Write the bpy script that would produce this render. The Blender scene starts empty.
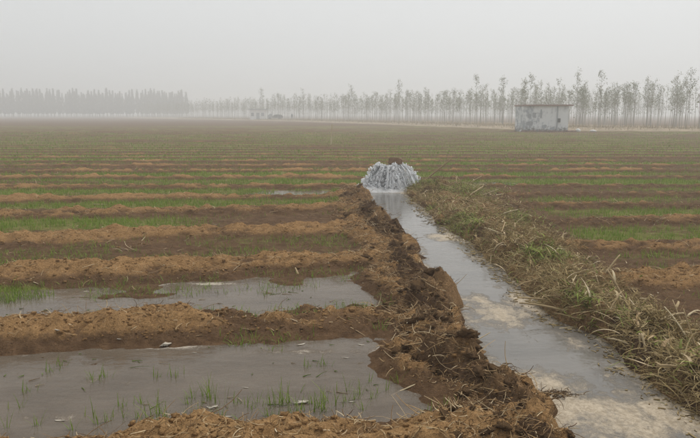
import bpy, bmesh, math, random
import numpy as np
from mathutils import Vector, Matrix

R = math.radians
rng = np.random.default_rng(7)
random.seed(7)
scene = bpy.context.scene
col = scene.collection

# ------------------------------------------------------------------ camera
CAM_H, FPX, PITCH = 1.6, 687.0, math.atan2(105.0, 687.0)
cam = bpy.data.objects.new('camera', bpy.data.cameras.new('camera'))
col.objects.link(cam)
cam.data.sensor_width = 36.0
cam.data.lens = 36.0 * FPX / 700.0
cam.data.clip_start, cam.data.clip_end = 0.05, 6000.0
cam.location = (0, 0, CAM_H)
cam.rotation_euler = (math.pi / 2 - PITCH, 0, 0)
scene.camera = cam

# ------------------------------------------------------------------ overcast sky, weak sun, exposure
SUN_EL, SUN_AZ = 60.0, 42.0          # degrees above the horizon, clockwise from +Y
world = bpy.data.worlds.new('World')
scene.world = world
world.use_nodes = True
wn, wl = world.node_tree.nodes, world.node_tree.links
wn.clear()
sky = wn.new('ShaderNodeTexSky')
sky.sky_type = 'NISHITA'
sky.sun_disc = False
sky.sun_elevation = R(SUN_EL)
sky.sun_rotation = R(SUN_AZ)
sky.air_density, sky.dust_density, sky.ozone_density = 1.0, 4.0, 1.0
hs = wn.new('ShaderNodeHueSaturation')
hs.inputs['Saturation'].default_value = 0.04
mx = wn.new('ShaderNodeMix')
mx.data_type = 'RGBA'
mx.inputs[0].default_value = 0.62         # cloud sheet: evens out the clear-sky gradient
mx.inputs[7].default_value = (7.6, 7.8, 7.92, 1)
bg = wn.new('ShaderNodeBackground')
bg.inputs['Strength'].default_value = 0.094
wo = wn.new('ShaderNodeOutputWorld')
wl.new(sky.outputs[0], hs.inputs['Color'])
wl.new(hs.outputs[0], mx.inputs[6])
wl.new(mx.outputs[2], bg.inputs['Color'])
wl.new(bg.outputs[0], wo.inputs['Surface'])

sun = bpy.data.objects.new('sun', bpy.data.lights.new('sun', 'SUN'))
col.objects.link(sun)
sun.data.energy = 1.5
sun.data.angle = R(25)
sun.data.color = (1.0, 0.96, 0.9)
sd = Vector((math.sin(R(SUN_AZ)) * math.cos(R(SUN_EL)), math.cos(R(SUN_AZ)) * math.cos(R(SUN_EL)), math.sin(R(SUN_EL))))
sun.rotation_euler = sd.to_track_quat('Z', 'Y').to_euler()
sun.location = (0, 0, 60)

vs = scene.view_settings
vs.view_transform = 'Standard'
vs.look = 'None'
vs.exposure = 0.32
vs.gamma = 1.0
vs.use_curve_mapping = False
scene.cycles.use_denoising = True
scene.cycles.max_bounces = 8
scene.cycles.transparent_max_bounces = 24
scene.cycles.volume_bounces = 2


# ------------------------------------------------------------------ helpers
def G(px, py, z=0.0):
    """point at height z that stands at a place measured on the 700-wide photograph"""
    u, v = (px - 350.0) / FPX, (219.0 - py) / FPX
    d = Vector((u, math.cos(PITCH) + v * math.sin(PITCH), -math.sin(PITCH) + v * math.cos(PITCH)))
    t = (z - CAM_H) / d.z
    return Vector((d.x * t, d.y * t, z))


_perm = np.random.default_rng(3).permutation(512)
_perm = np.concatenate([_perm, _perm])
_grad = np.random.default_rng(4).uniform(-1, 1, 512)


def vnoise(x, y, seed=0):
    x = np.asarray(x, float) + seed * 17.31
    y = np.asarray(y, float) + seed * 9.77
    xi, yi = np.floor(x).astype(int), np.floor(y).astype(int)
    xf, yf = x - xi, y - yi
    xi &= 511
    yi &= 511
    u, v = xf * xf * (3 - 2 * xf), yf * yf * (3 - 2 * yf)

    def g(a, b):
        return _grad[_perm[_perm[a & 511] + (b & 511)] & 511]
    a, b = g(xi, yi), g(xi + 1, yi)
    c, d = g(xi, yi + 1), g(xi + 1, yi + 1)
    return (a + (b - a) * u) * (1 - v) + (c + (d - c) * u) * v


def fbm(x, y, oct=4, seed=0):
    s, a = 0.0, 0.5
    for i in range(oct):
        s = s + a * vnoise(x * 2 ** i, y * 2 ** i, seed + i * 3)
        a *= 0.5
    return s


def ridged(x, y, oct=3, seed=0):
    s, a = 0.0, 0.5
    for i in range(oct):
        s = s + a * (1 - np.abs(vnoise(x * 2 ** i, y * 2 ** i, seed + i * 5)) * 2)
        a *= 0.5
    return s


def sstep(a, b, x):
    t = np.clip((np.asarray(x, float) - a) / (b - a), 0, 1)
    return t * t * (3 - 2 * t)


def link(name, me, mat=None, parent=None):
    o = bpy.data.objects.new(name, me)
    col.objects.link(o)
    if mat is not None and me is not None:
        me.materials.append(mat)
    if parent is not None:
        o.parent = parent
    return o


def np_mesh(name, verts, faces, attrs=None, smooth=True):
    """one mesh from numpy arrays; faces is (n,3) or (n,4)"""
    verts, faces = np.asarray(verts, np.float32), np.asarray(faces, np.int32)
    me = bpy.data.meshes.new(name)
    n, k = faces.shape
    me.vertices.add(len(verts))
    me.vertices.foreach_set('co', verts.ravel())
    me.loops.add(n * k)
    me.loops.foreach_set('vertex_index', faces.ravel())
    me.polygons.add(n)
    me.polygons.foreach_set('loop_start', np.arange(0, n * k, k, dtype=np.int32))
    me.polygons.foreach_set('use_smooth', np.full(n, smooth, bool))
    me.update(calc_edges=True)
    me.validate()
    for nm, arr in (attrs or {}).items():
        a = me.attributes.new(nm, 'FLOAT', 'POINT')
        a.data.foreach_set('value', np.asarray(arr, np.float32).ravel())
    return me


def grid_faces(nx, ny):
    i = np.arange(ny - 1)[:, None] * nx + np.arange(nx - 1)[None, :]
    i = i.ravel()
    return np.stack([i, i + 1, i + nx + 1, i + nx], 1)


def strands(base, az, el, bend, length, width, nseg=3, k=2, curl=0.0, taper=0.9):
    """many curved stems or blades at once -> verts, quads, per-vertex strand index"""
    base = np.asarray(base, float)
    N = len(base)
    f = lambda a: np.broadcast_to(np.asarray(a, float), (N,))
    az, el, bend, length, width, curl = map(f, (az, el, bend, length, width, curl))
    pos, rings = base.copy(), []
    for i in range(nseg + 1):
        t = i / nseg
        e, a = el - bend * t, az + curl * t
        d = np.stack([np.cos(e) * np.cos(a), np.cos(e) * np.sin(a), np.sin(e)], 1)
        s = np.stack([-np.sin(a), np.cos(a), np.zeros(N)], 1)
        nrm = np.cross(d, s)
        r = (width * 0.5 * (1 - taper * t))[:, None]
        if k == 2:
            rings.append(np.stack([pos - s * r, pos + s * r], 1))
        else:
            rings.append(np.stack([pos + r * (math.cos(2 * math.pi * j / k) * s + math.sin(2 * math.pi * j / k) * nrm) for j in range(k)], 1))
        pos = pos + d * (length / nseg)[:, None]
    V = np.stack(rings, 1).reshape(-1, 3)
    per = (nseg + 1) * k
    fl = []
    for i in range(nseg):
        for j in range(k if k > 2 else 1):
            j2 = (j + 1) % k
            fl.append([i * k + j, i * k + j2, (i + 1) * k + j2, (i + 1) * k + j])
    F = (np.arange(N)[:, None, None] * per + np.array(fl)[None]).reshape(-1, 4)
    return V, F, np.repeat(np.arange(N), per)


def strand_mesh(name, base, az, el, bend, length, width, seed=0, **kw):
    V, F, idx = strands(base, az, el, bend, length, width, **kw)
    rnd = np.random.default_rng(seed).random(len(base))
    return np_mesh(name, V, F, {'rnd': rnd[idx]})


def join_meshes(parts):
    vs_, fs_, o = [], [], 0
    for V, F in parts:
        vs_.append(V)
        fs_.append(F + o)
        o += len(V)
    return np.concatenate(vs_), np.concatenate(fs_)


def box_vf(cx, cy, cz, sx, sy, sz):
    x, y, z = sx / 2, sy / 2, sz / 2
    V = np.array([[-x, -y, -z], [x, -y, -z], [x, y, -z], [-x, y, -z], [-x, -y, z], [x, -y, z], [x, y, z], [-x, y, z]], float) + [cx, cy, cz]
    F = np.array([[0, 3, 2, 1], [4, 5, 6, 7], [0, 1, 5, 4], [1, 2, 6, 5], [2, 3, 7, 6], [3, 0, 4, 7]])
    return V, F


def box_mesh(name, boxes, bevel=0.0):
    V, F = join_meshes([box_vf(*b) for b in boxes])
    me = np_mesh(name, V, F, smooth=False)
    if bevel:
        bm = bmesh.new()
        bm.from_mesh(me)
        bmesh.ops.bevel(bm, geom=list(bm.edges), offset=bevel, segments=2, affect='EDGES')
        bm.to_mesh(me)
        bm.free()
    return me


def lump_mesh(name, seed, sub=2, rough=0.35, squash=(1, 1, 0.8), crumb=0.35):
    bm = bmesh.new()
    bmesh.ops.create_icosphere(bm, subdivisions=sub, radius=1.0)
    for v in bm.verts:
        c = v.co
        n = float(fbm(np.array(c.x * 1.3 + c.z * 0.7 + seed * 5.1), np.array(c.y * 1.3 - c.z * 0.6 + seed * 3.3), 3, seed)) * 2
        n2 = float(vnoise(np.array(c.x * 5 + c.z * 3 + seed), np.array(c.y * 5 - c.z * 4), seed + 9)) * crumb
        v.co = Vector((c.x * squash[0], c.y * squash[1], c.z * squash[2])) * (1 + rough * (n + n2))
    me = bpy.data.meshes.new(name)
    bm.to_mesh(me)
    bm.free()
    for p in me.polygons:
        p.use_smooth = True
    return me


def tag(o, label=None, cat=None, group=None, kind=None):
    if label:
        o['label'] = label
    if cat:
        o['category'] = cat
    if group:
        o['group'] = group
    if kind:
        o['kind'] = kind
    return o


def empty(name, loc=(0, 0, 0), rz=0.0):
    o = bpy.data.objects.new(name, None)
    col.objects.link(o)
    o.location = loc
    o.rotation_euler = (0, 0, rz)
    o.empty_display_size = 0.1
    return o


def copy_tree(o, parent=None):
    c = o.copy()
    col.objects.link(c)
    c.parent = parent
    for ch in o.children:
        copy_tree(ch, c)
    return c


# ------------------------------------------------------------------ materials
class NT:
    def __init__(self, name):
        self.m = bpy.data.materials.new(name)
        self.m.use_nodes = True
        self.n, self.l = self.m.node_tree.nodes, self.m.node_tree.links
        self.n.clear()
        self.out = self.n.new('ShaderNodeOutputMaterial')
        self.p = self.n.new('ShaderNodeBsdfPrincipled')
        self.l.new(self.p.outputs[0], self.out.inputs['Surface'])
        self.tc = self.n.new('ShaderNodeTexCoord')

    def put(self, sock, v):
        if isinstance(v, bpy.types.NodeSocket):
            self.l.new(v, sock)
        elif isinstance(v, (tuple, list)) and len(v) == 3 and sock.type == 'RGBA':
            sock.default_value = (*v, 1)
        else:
            sock.default_value = v

    def noise(self, scale, detail=4, rough=0.6, stretch=None, coord='Object', dist=0.0):
        t = self.n.new('ShaderNodeTexNoise')
        t.inputs['Scale'].default_value = scale
        t.inputs['Detail'].default_value = detail
        t.inputs['Roughness'].default_value = rough
        t.inputs['Distortion'].default_value = dist
        c = self.tc.outputs[coord]
        if stretch:
            mp = self.n.new('ShaderNodeMapping')
            mp.inputs['Scale'].default_value = stretch
            self.l.new(c, mp.inputs[0])
            c = mp.outputs[0]
        self.l.new(c, t.inputs['Vector'])
        return t.outputs['Fac']

    def attr(self, name):
        a = self.n.new('ShaderNodeAttribute')
        a.attribute_name = name
        return a.outputs['Fac']

    def rand(self):
        return self.n.new('ShaderNodeObjectInfo').outputs['Random']

    def ramp(self, fac, stops):
        r = self.n.new('ShaderNodeValToRGB')
        e = r.color_ramp.elements
        while len(e) < len(stops):
            e.new(0.5)
        for i, (p, c) in enumerate(stops):
            e[i].position = p
            e[i].color = (*c, 1) if len(c) == 3 else c
        self.put(r.inputs[0], fac)
        return r.outputs[0]

    def rng(self, v, a, b, c=0.0, d=1.0):
        r = self.n.new('ShaderNodeMapRange')
        r.interpolation_type = 'SMOOTHSTEP'
        self.put(r.inputs[0], v)
        for i, q in enumerate((a, b, c, d)):
            r.inputs[i + 1].default_value = q
        return r.outputs[0]

    def math(self, op, a, b=0.0):
        r = self.n.new('ShaderNodeMath')
        r.operation = op
        self.put(r.inputs[0], a)
        self.put(r.inputs[1], b)
        return r.outputs[0]

    def mix(self, fac, a, b):
        r = self.n.new('ShaderNodeMix')
        r.data_type = 'RGBA'
        self.put(r.inputs[0], fac)
        self.put(r.inputs[6], a)
        self.put(r.inputs[7], b)
        return r.outputs[2]

    def bump(self, h, strength=0.5, dist=0.02, prev=None):
        b = self.n.new('ShaderNodeBump')
        b.inputs['Strength'].default_value = strength
        b.inputs['Distance'].default_value = dist
        self.put(b.inputs['Height'], h)
        if prev is not None:
            self.l.new(prev, b.inputs['Normal'])
        return b.outputs[0]

    def set(self, **kw):
        names = {'color': 'Base Color', 'rough': 'Roughness', 'normal': 'Normal', 'spec': 'Specular IOR Level', 'alpha': 'Alpha', 'trans': 'Transmission Weight', 'ior': 'IOR', 'metal': 'Metallic', 'sub': 'Subsurface Weight'}
        for k, v in kw.items():
            self.put(self.p.inputs[names[k]], v)
        return self.m


def soil_material(name, dry_a, dry_b, wet_a, wet_b, greens=True):
    t = NT(name)
    n1 = t.noise(1.1, 5, 0.6)
    n2 = t.noise(9, 5, 0.65)
    n3 = t.noise(70, 4, 0.7)
    dry = t.mix(t.rng(n2, 0.3, 0.7), dry_a, dry_b)
    dry = t.mix(t.rng(n3, 0.35, 0.75), dry, tuple(min(1, c * 1.35) for c in dry_b))
    wet = t.mix(t.rng(n2, 0.3, 0.7), wet_a, wet_b)
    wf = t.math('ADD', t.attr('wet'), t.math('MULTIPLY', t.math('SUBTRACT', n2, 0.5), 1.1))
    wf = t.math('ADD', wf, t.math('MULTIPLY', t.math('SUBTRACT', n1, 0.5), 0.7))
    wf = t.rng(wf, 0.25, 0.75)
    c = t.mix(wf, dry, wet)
    if greens:
        gs = t.noise(14, 5, 0.75, (0.35, 1, 1))
        gc = t.mix(t.rng(n2, 0.3, 0.7), (0.155, 0.165, 0.042), (0.24, 0.24, 0.075))
        gf = t.math('ADD', t.attr('green'), t.math('MULTIPLY', t.math('SUBTRACT', gs, 0.5), 1.6))
        c = t.mix(t.rng(gf, 0.32, 0.85, 0.0, 0.85), c, gc)
    rough = t.math('SUBTRACT', 0.97, t.math('MULTIPLY', wf, 0.12))
    b = t.bump(n2, 0.8, 0.07)
    b = t.bump(t.noise(28, 5, 0.75, dist=0.5), 0.9, 0.03, b)
    b = t.bump(n3, 0.8, 0.012, b)
    return t.set(color=c, rough=rough, normal=b, spec=0.05)


M = {}
M['field'] = soil_material('field_soil', (0.225, 0.128, 0.056), (0.355, 0.214, 0.098), (0.098, 0.057, 0.031), (0.17, 0.102, 0.055))
M['bank'] = soil_material('bank_soil', (0.20, 0.120, 0.062), (0.31, 0.195, 0.10), (0.088, 0.053, 0.031), (0.145, 0.090, 0.053), False)


def rnd_material(name, stops, rough=0.8, use='attr', trans=0.0):
    t = NT(name)
    f = t.attr('rnd') if use == 'attr' else t.rand()
    c = t.ramp(f, stops)
    n = t.noise(35, 3)
    c = t.mix(t.rng(n, 0.3, 0.75, 0.0, 0.22), c, (0.10, 0.075, 0.045))
    m = t.set(color=c, rough=rough, spec=0.2)
    if trans:
        tr = t.n.new('ShaderNodeBsdfTranslucent')
        t.l.new(c, tr.inputs['Color'])
        ms = t.n.new('ShaderNodeMixShader')
        ms.inputs[0].default_value = trans
        t.l.new(t.p.outputs[0], ms.inputs[1])
        t.l.new(tr.outputs[0], ms.inputs[2])
        t.l.new(ms.outputs[0], t.out.inputs['Surface'])
    return m


M['straw'] = rnd_material('dry_straw', [(0.0, (0.14, 0.078, 0.034)), (0.35, (0.30, 0.185, 0.085)), (0.75, (0.46, 0.32, 0.16)), (1.0, (0.66, 0.53, 0.34))])
M['pale_straw'] = rnd_material('pale_stalk', [(0.0, (0.30, 0.22, 0.12)), (0.5, (0.42, 0.32, 0.18)), (1.0, (0.55, 0.46, 0.30))], use='obj')
M['pale_litter'] = rnd_material('pale_litter', [(0.0, (0.24, 0.16, 0.08)), (0.5, (0.40, 0.29, 0.16)), (1.0, (0.62, 0.52, 0.36))])
M['weed'] = rnd_material('withered_weed', [(0.0, (0.13, 0.09, 0.038)), (0.4, (0.29, 0.21, 0.09)), (0.75, (0.45, 0.335, 0.16)), (1.0, (0.62, 0.50, 0.28))], 0.85, trans=0.2)
M['green_weed'] = rnd_material('green_weed', [(0.0, (0.11, 0.125, 0.024)), (0.6, (0.19, 0.22, 0.042)), (1.0, (0.28, 0.34, 0.06))], 0.7, trans=0.3)
M['seedling'] = rnd_material('seedling_green', [(0.0, (0.13, 0.185, 0.022)), (0.6, (0.18, 0.29, 0.034)), (1.0, (0.28, 0.37, 0.06))], 0.6, trans=0.35)
M['root'] = rnd_material('root_fibre', [(0.0, (0.06, 0.036, 0.02)), (0.6, (0.15, 0.09, 0.045)), (1.0, (0.34, 0.23, 0.12))], 0.9)
M['poplar_leaf'] = rnd_material('poplar_leaf', [(0.0, (0.09, 0.105, 0.028)), (0.6, (0.14, 0.15, 0.05)), (1.0, (0.20, 0.20, 0.08))], 0.7, trans=0.3)
M['far_leaf'] = rnd_material('far_tree_leaf', [(0.0, (0.035, 0.05, 0.025)), (1.0, (0.07, 0.085, 0.035))], 0.8)
M['verge'] = rnd_material('dry_verge_grass', [(0.0, (0.20, 0.145, 0.07)), (0.6, (0.32, 0.24, 0.13)), (1.0, (0.42, 0.34, 0.2))], 0.85)

t = NT('bark')
n = t.noise(18, 4, 0.6, (1, 1, 0.3))
M['bark'] = t.set(color=t.mix(n, (0.20, 0.185, 0.155), (0.33, 0.31, 0.27)), rough=0.9)


def water_material(name, deep, deep2, foam_a, foam_b, see=0.0, ripple=(14, 0.06), rough=0.04):
    t = NT(name)
    n1 = t.noise(2.6, 6, 0.68, (0.6, 1.3, 1), dist=0.8)
    n2 = t.noise(34, 6, 0.8, (1.2, 0.9, 1), dist=0.3)
    n3 = t.noise(6, 8, 0.74, (1.3, 0.9, 1), dist=0.5)
    c = t.mix(t.rng(n1, 0.3, 0.7), deep, deep2)
    ff = t.math('ADD', t.math('MULTIPLY', t.attr('foam'), t.rng(t.noise(3.1, 4, 0.6, dist=1.0), 0.25, 0.6, 0.55, 1.25)), t.math('MULTIPLY', t.math('SUBTRACT', n3, 0.5), 2.4))
    ff = t.math('ADD', ff, t.math('MULTIPLY', t.math('SUBTRACT', n2, 0.5), 0.45))
    ff = t.math('MULTIPLY', t.rng(ff, 0.26, 1.1), 0.9)
    fc = t.mix(t.rng(n2, 0.35, 0.65), foam_a, foam_b)
    c = t.mix(ff, c, fc)
    r = t.math('ADD', rough, t.math('MULTIPLY', ff, 0.5))
    rp = t.noise(ripple[0], 3, 0.55, (0.8, 1.4, 1), dist=0.4)
    b = t.bump(rp, ripple[1], 0.05)
    b = t.bump(t.math('MULTIPLY', ff, n2), 0.5, 0.02, b)
    m = t.set(color=c, rough=r, normal=b, ior=1.33, spec=0.5)
    if see:
        tr = t.n.new('ShaderNodeBsdfTransparent')
        tr.inputs['Color'].default_value = (0.92, 0.86, 0.78, 1)
        lw = t.n.new('ShaderNodeFresnel')
        lw.inputs['IOR'].default_value = 1.33
        f = t.math('MULTIPLY', t.math('SUBTRACT', 1.0, lw.outputs[0]), see)
        f = t.math('MULTIPLY', f, t.math('SUBTRACT', 1.0, ff))
        ms = t.n.new('ShaderNodeMixShader')
        t.l.new(f, ms.inputs[0])
        t.l.new(t.p.outputs[0], ms.inputs[1])
        t.l.new(tr.outputs[0], ms.inputs[2])
        t.l.new(ms.outputs[0], t.out.inputs['Surface'])
    return m


M['channel_water'] = water_material('channel_water', (0.13, 0.12, 0.105), (0.17, 0.155, 0.135), (0.30, 0.235, 0.155), (0.54, 0.45, 0.33), 0.0, (10, 0.07))
M['plot_water'] = water_material('plot_water', (0.15, 0.122, 0.092), (0.215, 0.178, 0.138), (0.34, 0.27, 0.20), (0.58, 0.52, 0.43), 0.45, (13, 0.08), 0.07)

# ------------------------------------------------------------------ the lie of the land
_Ls = [(369, 200), (384, 220), (409, 243), (430, 268), (448, 290), (466, 325), (482, 350), (514, 375), (540, 405), (552, 438)]
_Rs = [(402, 197), (425, 213), (447, 235), (470, 250), (497, 270), (520, 292), (555, 320), (598, 353), (634, 380), (690, 420)]
_Bs = [(494, 190), (536, 222), (560, 240), (590, 260), (640, 296), (700, 335)]


def _edge(pts):
    a = sorted([(p.y, p.x) for p in (G(*q) for q in pts)])
    return np.array([q[0] for q in a]), np.array([q[1] for q in a])


_LY, _LX = _edge(_Ls)
_RY, _RX = _edge(_Rs)
_BY, _BX = _edge(_Bs)


def interp_ex(y, ys, xs):
    y = np.asarray(y, float)
    s0 = (xs[2] - xs[0]) / (ys[2] - ys[0])
    r = np.interp(y, ys, xs)
    return np.where(y < ys[0], xs[0] + (y - ys[0]) * s0, r)


def xl(y):
    y = np.asarray(y, float)
    return interp_ex(y, _LY, _LX) + 0.09 * vnoise(y * 1.9, 0 * y, 3) + 0.05 * vnoise(y * 7.3, 0 * y, 4)


def xr(y):
    return interp_ex(y, _RY, _RX) + 0.09 * vnoise(np.asarray(y) * 1.4, 0 * np.asarray(y), 8) + 0.04 * vnoise(np.asarray(y) * 5.1, 0 * np.asarray(y), 9)


def xb(y):          # outer foot of the weedy bank
    return interp_ex(y, _BY, _BX) + 0.05 * vnoise(np.asarray(y) * 1.7, 0 * np.asarray(y), 12)


GUSH = G(390, 190)
GX, GY = GUSH.x, GUSH.y
CH_END = GY + 0.55
RID = np.array([-0.6, 1.25, 3.06, 5.22, 7.2, 9.38, 11.35, 13.1, 14.9] + [14.9 + 1.98 * i for i in range(1, 40)])
RID_R = np.array([-0.6, 1.25, 3.0, 4.6, 6.35, 8.0, 9.9, 11.6, 13.25, 14.9] + [14.9 + 1.98 * i for i in range(1, 40)])


def row_coord(X, Y):
    left = 0.19 * (1 - sstep(8.5, 17, Y))
    f = np.where(X < 0.9, X, 0.9)
    return Y - left * f + 0.10 * fbm(X * 0.45, Y * 0.4, 3, 2) * 2 + 0.05 * vnoise(X * 2.1, Y * 1.1, 5)


def ridge_info(X, Y):
    """ridge profile 0..1, plot index, position inside the plot 0 front .. 1 back"""
    q = row_coord(X, Y)
    side = X > (0.9 + 0 * Y)

    def prof(RI):
        i = np.clip(np.searchsorted(RI, q) - 1, 0, len(RI) - 2)
        d0, d1 = q - RI[i], RI[i + 1] - q
        d = np.where(d0 < d1, d0 / 0.46, d1 / (0.56 - 0.08 * sstep(8, 14, Y)))
        p = np.clip(1 - d, 0, 1)
        return sstep(0.0, 0.75, p), i, d0 / (d0 + d1)
    a, b = prof(RID), prof(RID_R)
    far = Y > 15.5
    sel = side & ~far
    return tuple(np.where(sel, y, x) for x, y in zip(a, b))


def in_channel(X, Y):
    c = sstep(-0.10, 0.06, X - xl(Y)) * sstep(-0.10, 0.06, xr(Y) - X) * sstep(CH_END + 0.1, CH_END - 0.2, Y)
    pool = sstep(0.85, 0.5, np.hypot((X - GX + 0.05), (Y - GY) * 1.1))
    return np.maximum(c, pool)


def near_channel(X, Y):
    return sstep(-0.75, -0.2, X - xl(Y)) * sstep(-0.2, 0.6, xb(Y) - X + 0.4) * sstep(CH_END + 0.8, CH_END, Y)


def ground_z(X, Y):
    X, Y = np.asarray(X, float), np.asarray(Y, float)
    p, i, s = ridge_info(X, Y)
    amp = 0.122 + 0.055 * vnoise(X * 0.9, Y * 0.7, 21) + 0.02 * vnoise(X * 2.6, Y * 0.7, 22)
    amp = amp * (1 - 0.42 * sstep(8, 14, Y)) * (1 - 0.45 * sstep(14, 30, Y)) * (1 - 0.75 * sstep(60, 110, Y))
    amp = amp * (1 - 0.55 * sstep(0.9, 2.0, X) * sstep(20, 14, Y)) * (0.8 + 0.4 * vnoise(X * 0.5, Y * 0.5, 27))
    amp = amp * (1 - 0.75 * np.exp(-(((X + 0.9) / 1.6) ** 2 + ((Y - 13.2) / 0.6) ** 2)))
    left = X < 0.9
    nearA = left & (i == 2)
    nearB = left & (i == 3)
    nearC = left & (i == 4)
    floor = np.full(X.shape, 0.022)
    floor = np.where(nearA, -0.03 + 0.02 * s, floor)
    floor = np.where(nearB, -0.052 + 0.070 * s + 0.006 * sstep(-1.0, -3.5, X) * s + 0.018 * fbm(X * 2.2, Y * 3.0, 3, 33), floor)
    floor = np.where(nearC, 0.018, floor)
    pud = np.exp(-(((X + 0.75) / 1.3) ** 2 + ((Y - 14.0) / 0.55) ** 2))
    pud2 = np.exp(-(((X - 3.0) / 0.4) ** 2 + ((Y - 5.65) / 0.25) ** 2))
    pud3 = np.exp(-(((X - 3.0) / 1.6) ** 2 + ((Y - 15.9) / 0.35) ** 2))
    pud4 = np.exp(-(((X + 0.1) / 0.5) ** 2 + ((Y - 8.6) / 0.4) ** 2))
    floor = floor - 0.055 * pud - 0.04 * pud3
    sh = sstep(-0.84, -0.56, X - xl(Y)) * (X < xl(Y)) * sstep(GY, GY - 1, Y)
    sh = sh * np.clip(0.9 + 1.6 * fbm(X * 1.8, Y * 1.8, 3, 25), 0, 1.3)
    z = floor + np.maximum(amp * p, 0.085 * sh)
    p = np.maximum(p, 0.8 * np.clip(sh, 0, 1))
    near = 1 - sstep(16, 40, Y)
    z = z + 0.014 * fbm(X * 1.7, Y * 1.7, 3, 31) * 2
    z = z + near * (0.022 + 0.075 * p) * fbm(X * 5, Y * 6, 3, 41)
    z = z + near * (0.005 + 0.026 * p) * (ridged(X * 12, Y * 13, 2, 51) - 0.35)
    c = in_channel(X, Y)
    z = z * (1 - c) - 0.16 * c
    return z


def bank_left_z(X, Y):
    """dark spoil heaped along the channel"""
    w_out = 0.62 + 0.10 * vnoise(Y * 0.9, Y * 0, 61) + 0.12 * sstep(9, 13, Y)
    u = (xl(Y) + 0.02 - X + 0.16 * fbm(X * 3.5, Y * 3.5, 3, 63) * sstep(0.1, 0.4, xl(Y) - X)) / w_out                      # 0 at the water, 1 at the outer foot
    prof = np.clip(sstep(0.0, 0.36, u + 0.12 * fbm(X * 6, Y * 6, 2, 64)) * sstep(1.0, 0.4, u), 0, 1)
    hgt = 0.165 + 0.10 * vnoise(X * 0.6, Y * 1.5, 66) + 0.03 * sstep(5.0, 3.4, Y)
    gap = 0.0
    z = prof * hgt * (1 - gap) + prof * (0.16 * fbm(X * 4.2, Y * 4.2, 3, 71) * 1.2 + 0.06 * (ridged(X * 9, Y * 9, 3, 75) - 0.4) + 0.055 * (ridged(X * 21, Y * 21, 3, 79) - 0.4))
    z = z * (0.35 + 0.65 * sstep(GY - 0.6, GY - 1.6, Y)) * sstep(GY + 0.1, GY - 0.7, Y) - 0.10 * (1 - sstep(0.0, 0.12, prof))
    return z


def bank_right_z(X, Y):
    w = np.maximum(xb(Y) - xr(Y), 0.3)
    u = (X - xr(Y)) / w
    prof = np.clip(sstep(0.0, 0.22, u) * sstep(1.05, 0.45, u), 0, 1)
    hgt = 0.13 + 0.05 * vnoise(X * 0.8, Y * 1.2, 86)
    z = prof * hgt + prof * (0.17 * fbm(X * 3.2, Y * 3.2, 3, 91) + 0.03 * (ridged(X * 11, Y * 11, 2, 95) - 0.35))
    z = z * sstep(GY + 1.0, GY + 0.2, Y) - 0.10 * (1 - sstep(0.0, 0.12, prof))
    return z


def surf_z(X, Y):
    X, Y = np.asarray(X, float), np.asarray(Y, float)
    z = ground_z(X, Y)
    ok = (Y > 1.2) & (Y < GY + 0.8)
    z = np.where(ok, np.maximum(z, bank_left_z(X, Y)), z)
    z = np.where(ok, np.maximum(z, bank_right_z(X, Y)), z)
    return z


def green_cover(X, Y):
    p, i, s = ridge_info(X, Y)
    base = np.clip(1 - p * 1.6, 0, 1)
    g = 0.62 + 0.60 * fbm(X * 0.16, Y * 0.5, 3, 101) * 2
    g = g - 0.42 * sstep(0.9, 2.0, X) * sstep(18, 13, Y)
    g = g + 0.25 * sstep(0.45, 0.75, s) * sstep(0.95, 0.8, s)
    q9 = row_coord(X, Y)
    g = np.where((X < 0.9) & (q9 < 9.38), np.where(q9 < 7.2, -0.4, 0.25 + 0.5 * fbm(X * 0.9, Y * 2, 3, 104)), g)
    for (cx, cy, rx, ry, a) in GREEN_SPOTS:
        g = g + a * np.exp(-(((X - cx) / rx) ** 2 + ((Y - cy) / ry) ** 2))
    g = g * (0.8 + 0.2 * sstep(20, 40, Y))
    return np.clip(base * g, 0, 1) * (1 - near_channel(X, Y))


def spot(px, py, rx, ry, a):
    q = G(px, py, 0.03)
    return (q.x, q.y, rx, ry, a)


GREEN_SPOTS = [spot(80, 224, 1.7, 0.5, 1.3), spot(10, 292, 0.5, 0.35, 1.4), spot(10, 294, 0.35, 0.25, 1.4), spot(70, 189, 2.6, 0.5, 0.7), spot(200, 187, 1.5, 0.4, 0.4),
               spot(660, 216, 0.9, 0.45, 0.8), spot(600, 236, 0.7, 0.35, 0.55), spot(600, 184, 2.8, 0.35, 0.6), spot(680, 272, 0.4, 0.3, 0.5),
               spot(40, 207, 1.5, 0.25, 0.4), spot(170, 206, 1.5, 0.25, 0.4), spot(540, 230, 0.5, 0.5, 0.3)]

# ------------------------------------------------------------------ ground sheet
def spaced(a, b, s0, s1):
    out, x = [a], a
    while x < b:
        f = (x - a) / (b - a)
        x += s0 * (s1 / s0) ** f
        out.append(x)
    return out


xs_r = spaced(4.2, 60, 0.04, 1.6)
xs = np.array(sorted([-q - 0.2 for q in xs_r] + list(np.arange(-4.4 + 0.03, 4.2 - 0.01, 0.027)) + xs_r + [90, 150, 300, 700, 1500, 2500] + [-90, -150, -300, -700, -1500, -2500]))
ys = np.array([-2500, -900, -300, -90, -30, -10, -5, -3] + spaced(-2, 2.7, 0.30, 0.05) + list(np.arange(2.78, 9, 0.024)) + spaced(9.0, 17, 0.026, 0.055) + spaced(17.06, 70, 0.06, 0.30) + spaced(70.4, 140, 0.4, 3) + [150, 180, 220, 280, 360, 500, 800, 1400, 2500])
XX, YY = np.meshgrid(xs, ys)
fx, fy = XX.ravel(), YY.ravel()
fz = ground_z(fx, fy)
fz = np.where((np.abs(fx) > 80) | (fy > 150) | (fy < -3), 0.02, fz)
pr, pi_, ps = ridge_info(fx, fy)
wet = 0.90 - 8.5 * (fz - 0.02)
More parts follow.
